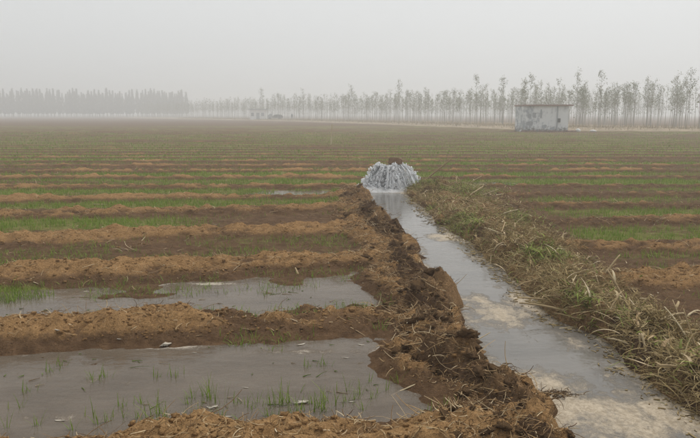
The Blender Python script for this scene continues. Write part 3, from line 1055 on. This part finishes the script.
stalk('maize_stalk', P + Vector((0, 0, 0.0)), R(120), R(40), 0.09, 0.02, 1, 8, 'stubby pale husk on the ridge behind the narrow flooded plot', None, 0.3)
for i, (px, py, az, el, L) in enumerate([(690, 345, 120, 55, .30), (697, 352, 105, 60, .28), (684, 330, 95, 48, .26), (672, 352, 80, 20, .2), (640, 352, 75, 70, .12), (646, 352, 100, 65, .12), (600, 345, 30, 25, .15), (580, 322, 150, 25, .2), (555, 330, 10, 10, .16), (618, 330, 160, 30, .2),
                                         (590, 296, 140, 35, .2), (570, 290, 60, 30, .22), (560, 270, 20, 20, .25), (540, 262, 150, 15, .25), (520, 250, 30, 30, .25), (505, 235, 170, 20, .25), (500, 215, 15, 20, .3), (480, 205, 160, 20, .3), (470, 195, 30, 25, .35), (455, 190, 160, 30, .35),
                                         (445, 188, 20, 35, .3), (490, 198, 5, 10, .35), (465, 210, 140, 20, .25), (660, 320, 20, 15, .22), (650, 300, 170, 10, .2), (610, 310, 45, 35, .2), (630, 345, 150, 20, .15), (548, 300, 170, 5, .25), (660, 362, 10, 10, .15), (690, 370, 165, 15, .18),
                                         (575, 305, 20, 40, .14), (600, 288, 100, 50, .14), (515, 232, 80, 30, .2), (480, 225, 10, 20, .2), (462, 200, 175, 12, .3), (474, 187, 30, 18, .3), (468, 184, 10, 30, .35), (478, 188, 160, 25, .35), (484, 192, 20, 12, .4), (462, 182, 150, 40, .3), (490, 190, 175, 8, .4), (456, 186, 80, 45, .3), (480, 196, 5, 20, .35), (494, 196, 30, 10, .3), (686, 318, 40, 20, .2), (694, 390, 20, 8, .14), (685, 402, 30, 6, .16)]):
    P = on(px, py)
    stalk('maize_stalk', P + Vector((0, 0, 0.0)), R(az), R(el), L, random.uniform(0.010, 0.018) * (1.0 if py > 240 else 1.5), random.choice([0, 1, 1, 2]), 20 + i, 'dry broken stalk tangled in the withered weeds of the bank', 'dry stalks tangled in the weedy bank', random.uniform(0, 0.5))

# fallen leaf at the water's edge
P = on(650, 381)
V, F, _ = strands(np.array([[P.x - 0.05, P.y + 0.02, P.z + 0.012]]), R(-8), 0.25, 0.6, 0.15, 0.035, nseg=8, k=2, curl=0.5, taper=0.6)
lf = link('fallen_leaf', np_mesh('fallen_leaf', V, F), M['pale_straw'])
lf.modifiers.new('thick', 'SOLIDIFY').thickness = 0.003
tag(lf, 'curled tan leaf lying at the channel edge below the weeds', 'leaf')

t = NT('white_scrap')
M['scrap'] = t.set(color=t.mix(t.noise(25), (0.30, 0.25, 0.18), (0.58, 0.54, 0.46)), rough=0.6)
scr = [lump_mesh('scrap', 60 + s, 3, 0.7, (1.6, 0.6, 0.3), 1.3) for s in range(4)]
for me in scr:
    me.materials.append(M['scrap'])
for i, (px, py, s, lab) in enumerate([(187, 420, .026, 'white crumpled scrap at the foot of the muddy ridge'), (302, 403, .022, 'white scrap caught among green seedling tufts in water'), (214, 408, .012, 'small pale husk beside a bushy seedling tuft'),
                                      (166, 346, .028, 'long pale scrap at the waterline of the far ridge'), (520, 0, 0, '')]):
    if s == 0:
        continue
    q = G(px, py)
    o = link('scrap', scr[i % 4])
    o.location = (q.x, q.y, max(0.004, float(ground_z(q.x, q.y))) + s * 0.12)
    o.scale = (s, s, s * 0.8)
    o.rotation_euler = (0, 0, 0.4 * i)
    tag(o, lab, 'scrap')
g2 = np.random.default_rng(77)
for i, (px, py) in enumerate([(60, 421), (195, 353), (345, 358), (395, 352), (352, 402), (228, 417), (245, 388), (300, 345), (210, 408), (58, 345), (118, 345), (360, 345)]):
    q = G(px, py)
    s = g2.uniform(0.005, 0.011)
    o = link('floating_husk', scr[i % 4])
    o.location = (q.x, q.y, max(0.002, float(ground_z(q.x, q.y))) + s * 0.1)
    o.scale = (s * 1.5, s * 0.8, s * 0.5)
    o.rotation_euler = (0, 0, g2.uniform(-0.6, 0.6))
    tag(o, 'tiny pale husk floating on the shallow brown water', 'husk', 'husks floating on the flooded plot')

# drifting clump of weed in the channel foam, flecks of trash along the water's edge
q = G(556, 396)
g2 = np.random.default_rng(88)
N = 160
B = np.stack([q.x + g2.normal(0, 0.055, N), q.y + g2.normal(0, 0.03, N), np.full(N, 0.008)], 1)
tag(link('weed_clump', strand_mesh('weed_clump', B, g2.uniform(0, 6.28, N), g2.uniform(0.0, 0.9, N), g2.uniform(0.3, 1.6, N), g2.uniform(0.02, 0.06, N), 0.006, 21, nseg=3, k=3, taper=0.5), M['root']), 'dark clump of weed adrift in the pale foam of the channel', 'weed')
yy = g2.uniform(2.6, 12.5, 700)
xx = xr(yy) - np.abs(g2.normal(0, 0.07, 700)) + 0.01
m = xx > xl(yy) + 0.1
B = np.stack([xx, yy, np.full(700, 0.015)], 1)[m]
N = len(B)
tag(link('floating_trash', strand_mesh('floating_trash', B, g2.uniform(0, 6.28, N), 0.03, 0.05, g2.gamma(2, 0.012, N) + 0.008, g2.uniform(0.004, 0.012, N), 22, nseg=2, k=3, curl=g2.normal(0, 0.8, N), taper=0.4), M['weed']), 'bits of straw floating along the weedy edge of the channel', 'straw', kind='stuff')

# thin marker stick far out in the field
q = G(331, 145)
stk = link('marker_stick', None)
bpy.data.objects.remove(stk)
V, F, _ = strands(np.array([[0, 0, -0.1]]), 0.5, R(88), 0.06, 1.15, 0.08, nseg=6, k=6, taper=0.5)
stk = link('marker_stick', np_mesh('marker_stick', V, F), M['pale_straw'])
stk.location = (q.x, q.y, float(ground_z(q.x, q.y)))
tag(stk, 'thin pale stick standing upright alone in the field', 'stick')

# ------------------------------------------------------------------ dry grass verge at the edge of the plantation
TL = [(62, 58), (34, 66), (22, 71), (14.5, 92), (8, 112), (-11.5, 158), (-48, 222), (-95, 300)]


def tree_line(s):
    """point on the front of the plantation, s metres along"""
    for (a, b) in zip(TL[:-1], TL[1:]):
        d = math.dist(a, b)
        if s <= d:
            return a[0] + (b[0] - a[0]) * s / d, a[1] + (b[1] - a[1]) * s / d, (b[0] - a[0]) / d, (b[1] - a[1]) / d
        s -= d
    return None


TLEN = sum(math.dist(a, b) for a, b in zip(TL[:-1], TL[1:]))
vv, ff, rows = [], [], 0
s = 0.0
sts = np.arange(0, TLEN, 1.0)
prof = [(-5.0, -0.02), (-4.2, 0.10), (-2.6, 0.22), (-1.0, 0.26), (4.0, 0.25), (16.0, 0.22), (17.0, -0.05)]
for s in sts:
    x, y, tx, ty = tree_line(s)
    nx_, ny_ = ty, -tx                     # away from the field
    if ny_ < 0 and False:
        nx_, ny_ = -nx_, -ny_
    for (o_, z_) in prof:
        vv.append((x + nx_ * o_ + 0.3 * float(vnoise(np.array(s * 0.3), np.array(o_), 5)), y + ny_ * o_, z_ + 0.06 * float(vnoise(np.array(s * 0.8), np.array(o_), 9))))
t = NT('verge_soil')
M['verge_soil'] = t.set(color=t.mix(t.rng(t.noise(0.8, 5), 0.3, 0.7), (0.20, 0.145, 0.085), (0.34, 0.26, 0.16)), rough=0.95)
vg = link('grass_verge', np_mesh('grass_verge', np.array(vv), grid_faces(len(prof), len(sts))), M['verge_soil'])
tag(vg, kind='structure')
g2 = np.random.default_rng(31)
pts = []
for i in range(26000):
    x, y, tx, ty = tree_line(g2.uniform(0, TLEN * 0.75))
    o_ = g2.triangular(-5.0, -1.5, 9)
    pts.append((x + ty * o_, y - tx * o_, 0.12 if o_ < -3 else 0.22))
B = np.array(pts)
N = len(B)
tag(link('verge_grass', strand_mesh('verge_grass', B, g2.uniform(0, 6.28, N), g2.uniform(0.6, 1.5, N), g2.uniform(0, 1.2, N), g2.gamma(3, 0.08, N) + 0.06, g2.uniform(0.02, 0.05, N), 12, nseg=2, k=2, taper=0.8), M['verge']),
    'dry tan grass along the edge of the poplar plantation', 'grass', kind='stuff')

# ------------------------------------------------------------------ young poplars
def poplar_proto(seed):
    g = np.random.default_rng(seed)
    H = 5.6
    root = empty('poplar_tree')
    V, F, _ = strands(np.array([[0, 0, -0.15]]), g.uniform(0, 6.28), R(89), R(3), H + 0.1, 0.075, nseg=8, k=6, curl=g.normal(0, 0.6), taper=0.85)
    cl = V.reshape(9, 6, 3).mean(1)
    nb = int(g.integers(13, 19))
    ts = np.sort(g.uniform(0.40, 0.97, nb))
    bp = np.stack([np.interp(ts * 8, np.arange(9), cl[:, k]) for k in range(3)], 1)
    bl_ = (0.35 + 1.25 * (1 - ts) * g.uniform(0.5, 1.2, nb)) * np.where(ts < 0.42, 0.6, 1.0)
    baz, bel = g.uniform(0, 6.28, nb), g.uniform(0.65, 1.1, nb)
    bb = g.uniform(-0.25, 0.2, nb)
    V2, F2, _ = strands(bp, baz, bel, bb, bl_, 0.028, nseg=4, k=3, taper=0.7)
    bc = V2.reshape(nb, 5, 3, 3).mean(2)
    link('trunk', np_mesh('trunk', *join_meshes([(V, F), (V2, F2)])), M['bark'], root)
    cen, dens = [], []
    for j in range(nb):
        for k in (2, 3, 4):
            if g.random() < (0.25, 0.5, 0.95)[k - 2]:
                cen.append(bc[j, k])
                dens.append(g.uniform(0.5, 1.2))
    for k in (6.6, 7.3, 7.9):
        cen.append([np.interp(k, np.arange(9), cl[:, q]) for q in range(3)])
        dens.append(1.6)
    P_ = []
    for c, d in zip(cen, dens):
        m = int(8 * d)
        P_.append(np.array(c) + g.normal(0, 1, (m, 3)) * [0.10, 0.10, 0.14])
    P_ = np.concatenate(P_)
    N = len(P_)
    me = strand_mesh('crown', P_, g.uniform(0, 6.28, N), g.uniform(-1.4, 0.8, N), 0.4, g.uniform(0.07, 0.14, N), g.uniform(0.06, 0.11, N), seed, nseg=2, k=2, curl=0.4, taper=0.6)
    link('crown', me, M['poplar_leaf'], root)
    return root


protos = [poplar_proto(500 + i) for i in range(9)]
used = set()
g2 = np.random.default_rng(41)
n = 0
spots_ = []
s = 6.0
while s < TLEN - 2:
    q = tree_line(s)
    dist = math.hypot(q[0], q[1])
    rows_ = 9 if dist < 150 else 7
    for r_ in range(rows_):
        x = q[0] + q[3] * (r_ * 2.4) + g2.normal(0, 0.35)
        y = q[1] - q[2] * (r_ * 2.4) + g2.normal(0, 0.35)
        if abs(x) < 0.545 * y + 2:
            spots_.append((x, y, r_))
    s += 2.2 + 0.004 * dist + g2.uniform(-0.3, 0.3)
spots_.sort(key=lambda q: math.hypot(q[0], q[1]) + 14 * q[2])
rest_ = spots_[298:]
spots_ = spots_[:298]
for i, (x, y, r_) in enumerate(spots_):
    k = i % len(protos)
    o = protos[k] if k not in used else copy_tree(protos[k])
    used.add(k)
    sc = g2.uniform(0.58, 0.94) * (1.0 if g2.random() > 0.12 else 1.25)
    sc *= 1 + 0.22 * float(sstep(95, 180, math.hypot(x, y)))
    o.location = (x, y, 0.22)
    o.scale = (sc * 1.05, sc * 1.05, sc)
    o.rotation_euler = (0, 0, g2.uniform(0, 6.28))
    tag(o, 'slender young poplar with bare trunk and sparse leafy tips in the plantation', 'tree', 'young poplars in the plantation behind the hut')

for i in range(1000):
    q = tree_line(g2.uniform(0, TLEN - 1))
    d_ = g2.uniform(20, 150)
    x, y = q[0] + q[3] * d_ * 0.6, q[1] - q[2] * d_ * 0.6 + d_ * 0.8
    if abs(x) < 0.545 * y + 2:
        rest_.append((x, y, 20))
# the rows behind, too many and too hazy to count
tv, tf, cv, cf = [], [], [], []
for (x, y, r_) in rest_:
    h = g2.uniform(3.9, 5.4) * (1 + 0.22 * float(sstep(95, 180, math.hypot(x, y))))
    V, F, _ = strands(np.array([[x, y, 0.1]]), g2.uniform(0, 6.28), R(88), 0.05, h, 0.08, nseg=2, k=3, taper=0.8)
    tv.append(V)
    tf.append(F)
    nb = 9
    b = np.stack([np.full(nb, x), np.full(nb, y), 0.2 + h * g2.uniform(0.3, 0.95, nb)], 1)
    V, F, _ = strands(b, g2.uniform(0, 6.28, nb), g2.uniform(0.8, 1.2, nb), 0, (h + 0.4 - b[:, 2]) * 0.4 + 0.2, 0.03, nseg=1, k=3, taper=0.7)
    tv.append(V)
    tf.append(F)
    N = 24 + int(20 * sstep(95, 160, math.hypot(x, y)))
    u = g2.uniform(0.48 if r_ < 20 else 0.25, 1.0, N)
    rad = 0.75 * np.sqrt(np.clip((1.08 - u), 0, 1))
    cl_ = np.round(g2.uniform(0, 6.28, N) * 1.2) / 1.2
    cv.append(np.stack([x + rad * g2.uniform(0.2, 1, N) * np.cos(cl_), y + rad * g2.uniform(0.2, 1, N) * np.sin(cl_), 0.15 + u * h], 1))
wood = empty('distant_plantation')
tag(wood, 'hazy mass of young poplars deep inside the plantation', 'trees', kind='stuff')
tag(link('trunks', np_mesh('trunks', *join_meshes(list(zip(tv, tf)))), M['bark'], wood), kind='stuff')
B = np.concatenate(cv)
N = len(B)
tag(link('crowns', strand_mesh('crowns', B, g2.uniform(0, 6.28, N), g2.uniform(-1.4, 0.8, N), 0.4, g2.uniform(0.12, 0.22, N), g2.uniform(0.10, 0.18, N), 77, nseg=1, k=2, taper=0.5), M['poplar_leaf'], wood), kind='stuff')

# ------------------------------------------------------------------ tall dense trees far off beyond the field
def far_proto(seed):
    g = np.random.default_rng(seed)
    H = 13.5
    root = empty('tall_tree')
    V, F, _ = strands(np.array([[0, 0, -0.3]]), 0, R(90), 0, H, 0.34, nseg=4, k=6, taper=0.85)
    link('trunk', np_mesh('trunk', V, F), M['bark'], root)
    N = 900
    u = g.uniform(0.16, 1.0, N)
    wid = 1.45 * np.sqrt(np.clip((u - 0.14) / 0.3, 0, 1)) * np.clip((1.0 - u) / 0.55, 0.03, 1)
    lob = 1 + 0.35 * np.sin(u * 23 + seed)
    a = g.uniform(0, 6.28, N)
    r = wid * lob * np.sqrt(g.uniform(0.1, 1, N))
    P_ = np.stack([r * np.cos(a), r * np.sin(a), u * H - 0.3], 1)
    me = strand_mesh('crown', P_, g.uniform(0, 6.28, N), g.uniform(0.2, 1.4, N), 0.3, g.uniform(0.4, 0.8, N), g.uniform(0.25, 0.5, N), seed, nseg=2, k=2, curl=0.3, taper=0.6)
    link('crown', me, M['far_leaf'], root)
    return root


protos = [far_proto(700 + i) for i in range(5)]
used = set()
D0 = 330.0
n = 0
for row in range(3):
    px = -14.0
    while px < 186:
        if not (math.sin(px * 0.09 + 2.2) > 0.985 and row < 2):
            x = (px - 350) / FPX * D0 * (1 + 0.012 * row)
            k = n % 5
            o = protos[k] if k not in used else copy_tree(protos[k])
            used.add(k)
            sc = random.uniform(0.80, 1.03)
            o.location = (x, D0 + row * 5 + random.uniform(-1.5, 1.5) + 0.12 * (x + 170), 0.0)
            o.scale = (sc, sc, sc)
            o.rotation_euler = (0, 0, random.uniform(0, 6.28))
            tag(o, 'tall dense tree fading into haze in the row across the field', 'tree', 'tall hazy trees across the field')
            n += 1
        px += random.uniform(3.2, 4.8)

# ------------------------------------------------------------------ whitewashed pump hut
t = NT('whitewash')
n1, n2 = t.noise(1.3, 5, 0.65), t.noise(5, 5, 0.7)
sep = t.n.new('ShaderNodeSeparateXYZ')
t.l.new(t.tc.outputs['Object'], sep.inputs[0])
low = t.rng(sep.outputs[2], 0.9, 0.0)
lft = t.rng(sep.outputs[0], 0.6, -1.6)
st = t.math('ADD', t.math('MULTIPLY', lft, 0.12), t.math('ADD', t.math('MULTIPLY', n1, 0.75), t.math('MULTIPLY', n2, 0.35)))
c = t.mix(t.rng(st, 0.56, 0.76), (0.72, 0.74, 0.75), (0.32, 0.35, 0.385))
c = t.mix(t.rng(t.math('ADD', t.math('MULTIPLY', low, 0.45), n2), 0.68, 0.95), c, (0.17, 0.15, 0.135))
M['whitewash'] = t.set(color=c, rough=0.9)
t = NT('roof_edge')
M['roof'] = t.set(color=t.mix(t.noise(6), (0.22, 0.12, 0.09), (0.30, 0.19, 0.15)), rough=0.9)
t = NT('grey_cement')
M['cement'] = t.set(color=t.mix(t.noise(7, 5), (0.19, 0.21, 0.235), (0.42, 0.44, 0.46)), rough=0.9)
t = NT('dark_opening')
M['dark'] = t.set(color=t.mix(t.noise(9), (0.03, 0.03, 0.03), (0.06, 0.055, 0.05)), rough=0.8)

q = G(545.5, 132.2)
HX, HY = q.x, q.y
HW, HH, HD = 3.95, 2.3, 3.2
hut = empty('pump_hut', (HX, HY, 0.0))
tag(hut, 'whitewashed flat-roofed hut with grey blotches in front of the poplars', 'hut')
th = 0.24
link('wall', box_mesh('wall', [(0, th / 2, HH / 2 - 0.1, HW, th, HH + 0.2), (0, HD - th / 2, HH / 2 - 0.1, HW, th, HH + 0.2), (-HW / 2 + th / 2, HD / 2, HH / 2 - 0.1, th, HD - 2 * th, HH + 0.2), (HW / 2 - th / 2, HD / 2, HH / 2 - 0.1, th, HD - 2 * th, HH + 0.2)]), M['whitewash'], hut)
link('roof', box_mesh('roof', [(0.12, HD / 2, HH + 0.065, HW + 0.42, HD + 0.4, 0.13)], 0.015), M['roof'], hut)
link('fascia', box_mesh('fascia', [(0.12, -0.215, HH + 0.06, HW + 0.44, 0.03, 0.10)]), M['roof'], hut)
V, F, _ = strands(np.array([[0.98, -0.06, -0.05]]), 0, R(90), 0, HH + 0.05, 0.10, nseg=2, k=8, taper=0.0)
link('drainpipe', np_mesh('drainpipe', V, F), M['cement'], hut)
V, F, _ = strands(np.array([[1.06, -0.05, 0.5]]), 0, R(90), 0, 0.55, 0.24, nseg=3, k=6, taper=0.5)
link('meter_box', box_mesh('meter_box', [(1.12, -0.06, 1.05, 0.26, 0.12, 0.34)], 0.01), M['dark'], hut)


def patch(cx, cz, w, h, seed, mat):
    g = np.random.default_rng(seed)
    n = 14
    ang = np.linspace(0, 2 * math.pi, n, endpoint=False)
    rr_ = 1 + g.uniform(-0.25, 0.25, n)
    pts = [(cx + math.copysign(abs(math.cos(a)) ** 0.5, math.cos(a)) * w / 2 * r, math.copysign(abs(math.sin(a)) ** 0.5, math.sin(a)) * h / 2 * r + cz) for a, r in zip(ang, rr_)]
    bm = bmesh.new()
    f = bm.faces.new([bm.verts.new((x, -0.004, z)) for x, z in pts])
    e = bmesh.ops.extrude_face_region(bm, geom=[f])
    for v in e['geom']:
        if isinstance(v, bmesh.types.BMVert):
            v.co.y = -0.012
    bmesh.ops.recalc_face_normals(bm, faces=bm.faces)
    me = bpy.data.meshes.new('render_patch')
    bm.to_mesh(me)
    bm.free()
    link('render_patch', me, mat, hut)


for (cx, cz, w, h) in [(-1.5, 1.45, .32, .4), (-1.05, 1.5, .32, .45), (-0.45, 1.6, .16, .8), (-1.4, 0.75, .6, .35), (-0.15, 0.5, .4, .3), (0.6, 0.35, .4, .25)]:
    patch(cx, cz, w, h, int(cz * 100), M['cement'])

# loose bricks and rubble at the hut's foot
bme = box_mesh('loose_brick', [(0, 0, 0.05, 0.24, 0.115, 0.08)], 0.008)
t = NT('red_brick')
M['red_brick'] = t.set(color=t.mix(t.noise(8), (0.16, 0.09, 0.065), (0.28, 0.17, 0.13)), rough=0.95)
bme.materials.append(M['red_brick'])
g2 = np.random.default_rng(51)
for i in range(44):
    o = link('loose_brick', bme)
    x = g2.uniform(-2.3, 2.5)
    y = -g2.uniform(0.15, 1.1)
    zz = float(ground_z(HX + x, HY + y))
    o.location = (HX + x, HY + y, zz + 0.0)
    o.rotation_euler = (g2.uniform(-.25, .25), g2.uniform(-.25, .25), g2.uniform(0, 6.28))
    o.scale = (1.2, 1.2, 1.4)
    tag(o, 'loose reddish brick lying at the foot of the whitewashed hut', 'brick', 'loose bricks at the foot of the hut')
t = NT('white_bag')
M['bag'] = t.set(color=t.mix(t.noise(7), (0.52, 0.52, 0.50), (0.74, 0.74, 0.72)), rough=0.7)
bagm = lump_mesh('white_bag', 81, 3, 0.3, (1, 0.8, 0.9))
bagm.materials.append(M['bag'])
for (dx, dy, s, lab) in [(-2.32, -0.45, .12, 'small white bag at the corner of the hut'), (2.75, -0.3, .18, 'pale lumpy sack on the ground beside the hut'), (4.0, -0.5, .15, 'flattened pale sack in the dry verge away from the hut')]:
    o = link('white_bag', bagm)
    o.location = (HX + dx, HY + dy, float(ground_z(HX + dx, HY + dy)) + s * 0.62)
    o.scale = (s * (1.9 if dx > 3 else 1.2), s, s * (0.7 if dx > 3 else 1))
    tag(o, lab, 'bag')

# ------------------------------------------------------------------ far pump house, farm cart and person
t = NT('limewash')
M['lime'] = t.set(color=t.mix(t.noise(2), (0.74, 0.75, 0.76), (0.86, 0.87, 0.87)), rough=0.9)
q = G(258, 120.4)
fh = empty('pump_house', (q.x, q.y, 0.0))
tag(fh, 'small pale pump house with overhanging roof far across the field', 'hut')
W_, H_, D_ = 4.0, 2.7, 3.0
link('wall', box_mesh('wall', [(0, D_ / 2, H_ / 2 - 0.1, W_, D_, H_ + 0.2)]), M['lime'], fh)
link('roof', box_mesh('roof', [(0, D_ / 2, H_ + 0.09, W_ + 0.9, D_ + 0.8, 0.18)], 0.02), M['cement'], fh)
dr = link('door', box_mesh('door', [(0.0, -0.02, 0.95, 0.8, 0.04, 1.9)]), M['cement'], fh)
for xx in (-1.35, 1.2):
    link('window', box_mesh('window', [(xx, -0.02, 1.5, 0.7, 0.05, 0.8)]), M['cement'], fh)

q = G(275.5, 120.3)
cart = empty('farm_cart', (q.x, q.y, 0.02))
tag(cart, 'dark low farm cart parked beside the far pump house', 'cart')
link('bed', box_mesh('bed', [(0.6, 0, 0.85, 2.6, 1.4, 0.5)], 0.03), M['dark'], cart)
link('cab', box_mesh('cab', [(-1.35, 0, 0.95, 1.0, 1.2, 0.9), (-1.2, 0, 1.5, 0.7, 1.1, 0.3)], 0.05), M['cement'], cart)
link('load', lump_mesh('load', 91, 3, 0.25, (1.1, 0.6, 0.35)), M['dark'], cart).location = (0.6, 0, 1.15)
wm = bpy.data.meshes.new('wheel')
bm = bmesh.new()
bmesh.ops.create_cone(bm, segments=18, radius1=0.36, radius2=0.36, depth=0.2, cap_ends=True, matrix=Matrix.Rotation(math.pi / 2, 4, 'X'))
bmesh.ops.create_cone(bm, segments=18, radius1=0.2, radius2=0.2, depth=0.24, cap_ends=True, matrix=Matrix.Rotation(math.pi / 2, 4, 'X'))
bm.to_mesh(wm)
bm.free()
wm.materials.append(M['dark'])
for (x, y) in ((-1.4, -0.62), (-1.4, 0.62), (1.1, -0.72), (1.1, 0.72)):
    link('wheel', wm, None, cart).location = (x, y, 0.36)

q = G(292, 120.2)
pe = link('person', bpy.data.meshes.new('person'))
pe.location = (q.x, q.y, 0.02)
J = [(0, 0, .95, .15), (0, 0, 1.2, .17), (0, 0, 1.42, .15), (0, 0, 1.52, .06), (0, 0, 1.66, .10), (0, -.01, 1.74, .07),
     (-.19, 0, 1.40, .07), (-.26, 0, 1.12, .055), (-.25, -.06, .88, .045), (.19, 0, 1.40, .07), (.26, 0, 1.12, .055), (.24, -.08, .90, .045),
     (-.1, 0, .85, .10), (-.11, 0, .48, .07), (-.11, .02, .08, .055), (-.11, -.12, .04, .04), (.1, 0, .85, .10), (.12, -.03, .48, .07), (.12, 0, .08, .055), (.12, -.14, .04, .04)]
E = [(0, 1), (1, 2), (2, 3), (3, 4), (4, 5), (2, 6), (6, 7), (7, 8), (2, 9), (9, 10), (10, 11), (0, 12), (12, 13), (13, 14), (14, 15), (0, 16), (16, 17), (17, 18), (18, 19)]
pe.data.from_pydata([j[:3] for j in J], E, [])
pe.modifiers.new('skin', 'SKIN')
for v, j in zip(pe.data.skin_vertices[0].data, J):
    v.radius = (j[3], j[3] * 0.8)
pe.data.skin_vertices[0].data[0].use_root = True
pe.modifiers.new('sub', 'SUBSURF').levels = 2
t = NT('dark_clothes')
M['clothes'] = t.set(color=t.mix(t.noise(6), (0.035, 0.037, 0.045), (0.07, 0.07, 0.08)), rough=0.9)
pe.data.materials.append(M['clothes'])
tag(pe, 'person in dark clothes standing beyond the farm cart', 'person')

# ------------------------------------------------------------------ haze
hz = link('haze', box_mesh('haze', [(0, 0, 8.0, 5400, 5400, 18.4)]))
tag(hz, kind='stuff')
hm = bpy.data.materials.new('haze')
hm.use_nodes = True
hm.node_tree.nodes.clear()
pv = hm.node_tree.nodes.new('ShaderNodeVolumePrincipled')
pv.inputs['Color'].default_value = (0.972, 0.985, 0.99, 1)
pv.inputs['Density'].default_value = 0.0043
pv.inputs['Anisotropy'].default_value = 0.35
ho = hm.node_tree.nodes.new('ShaderNodeOutputMaterial')
hm.node_tree.links.new(pv.outputs[0], ho.inputs['Volume'])
hz.data.materials.append(hm)
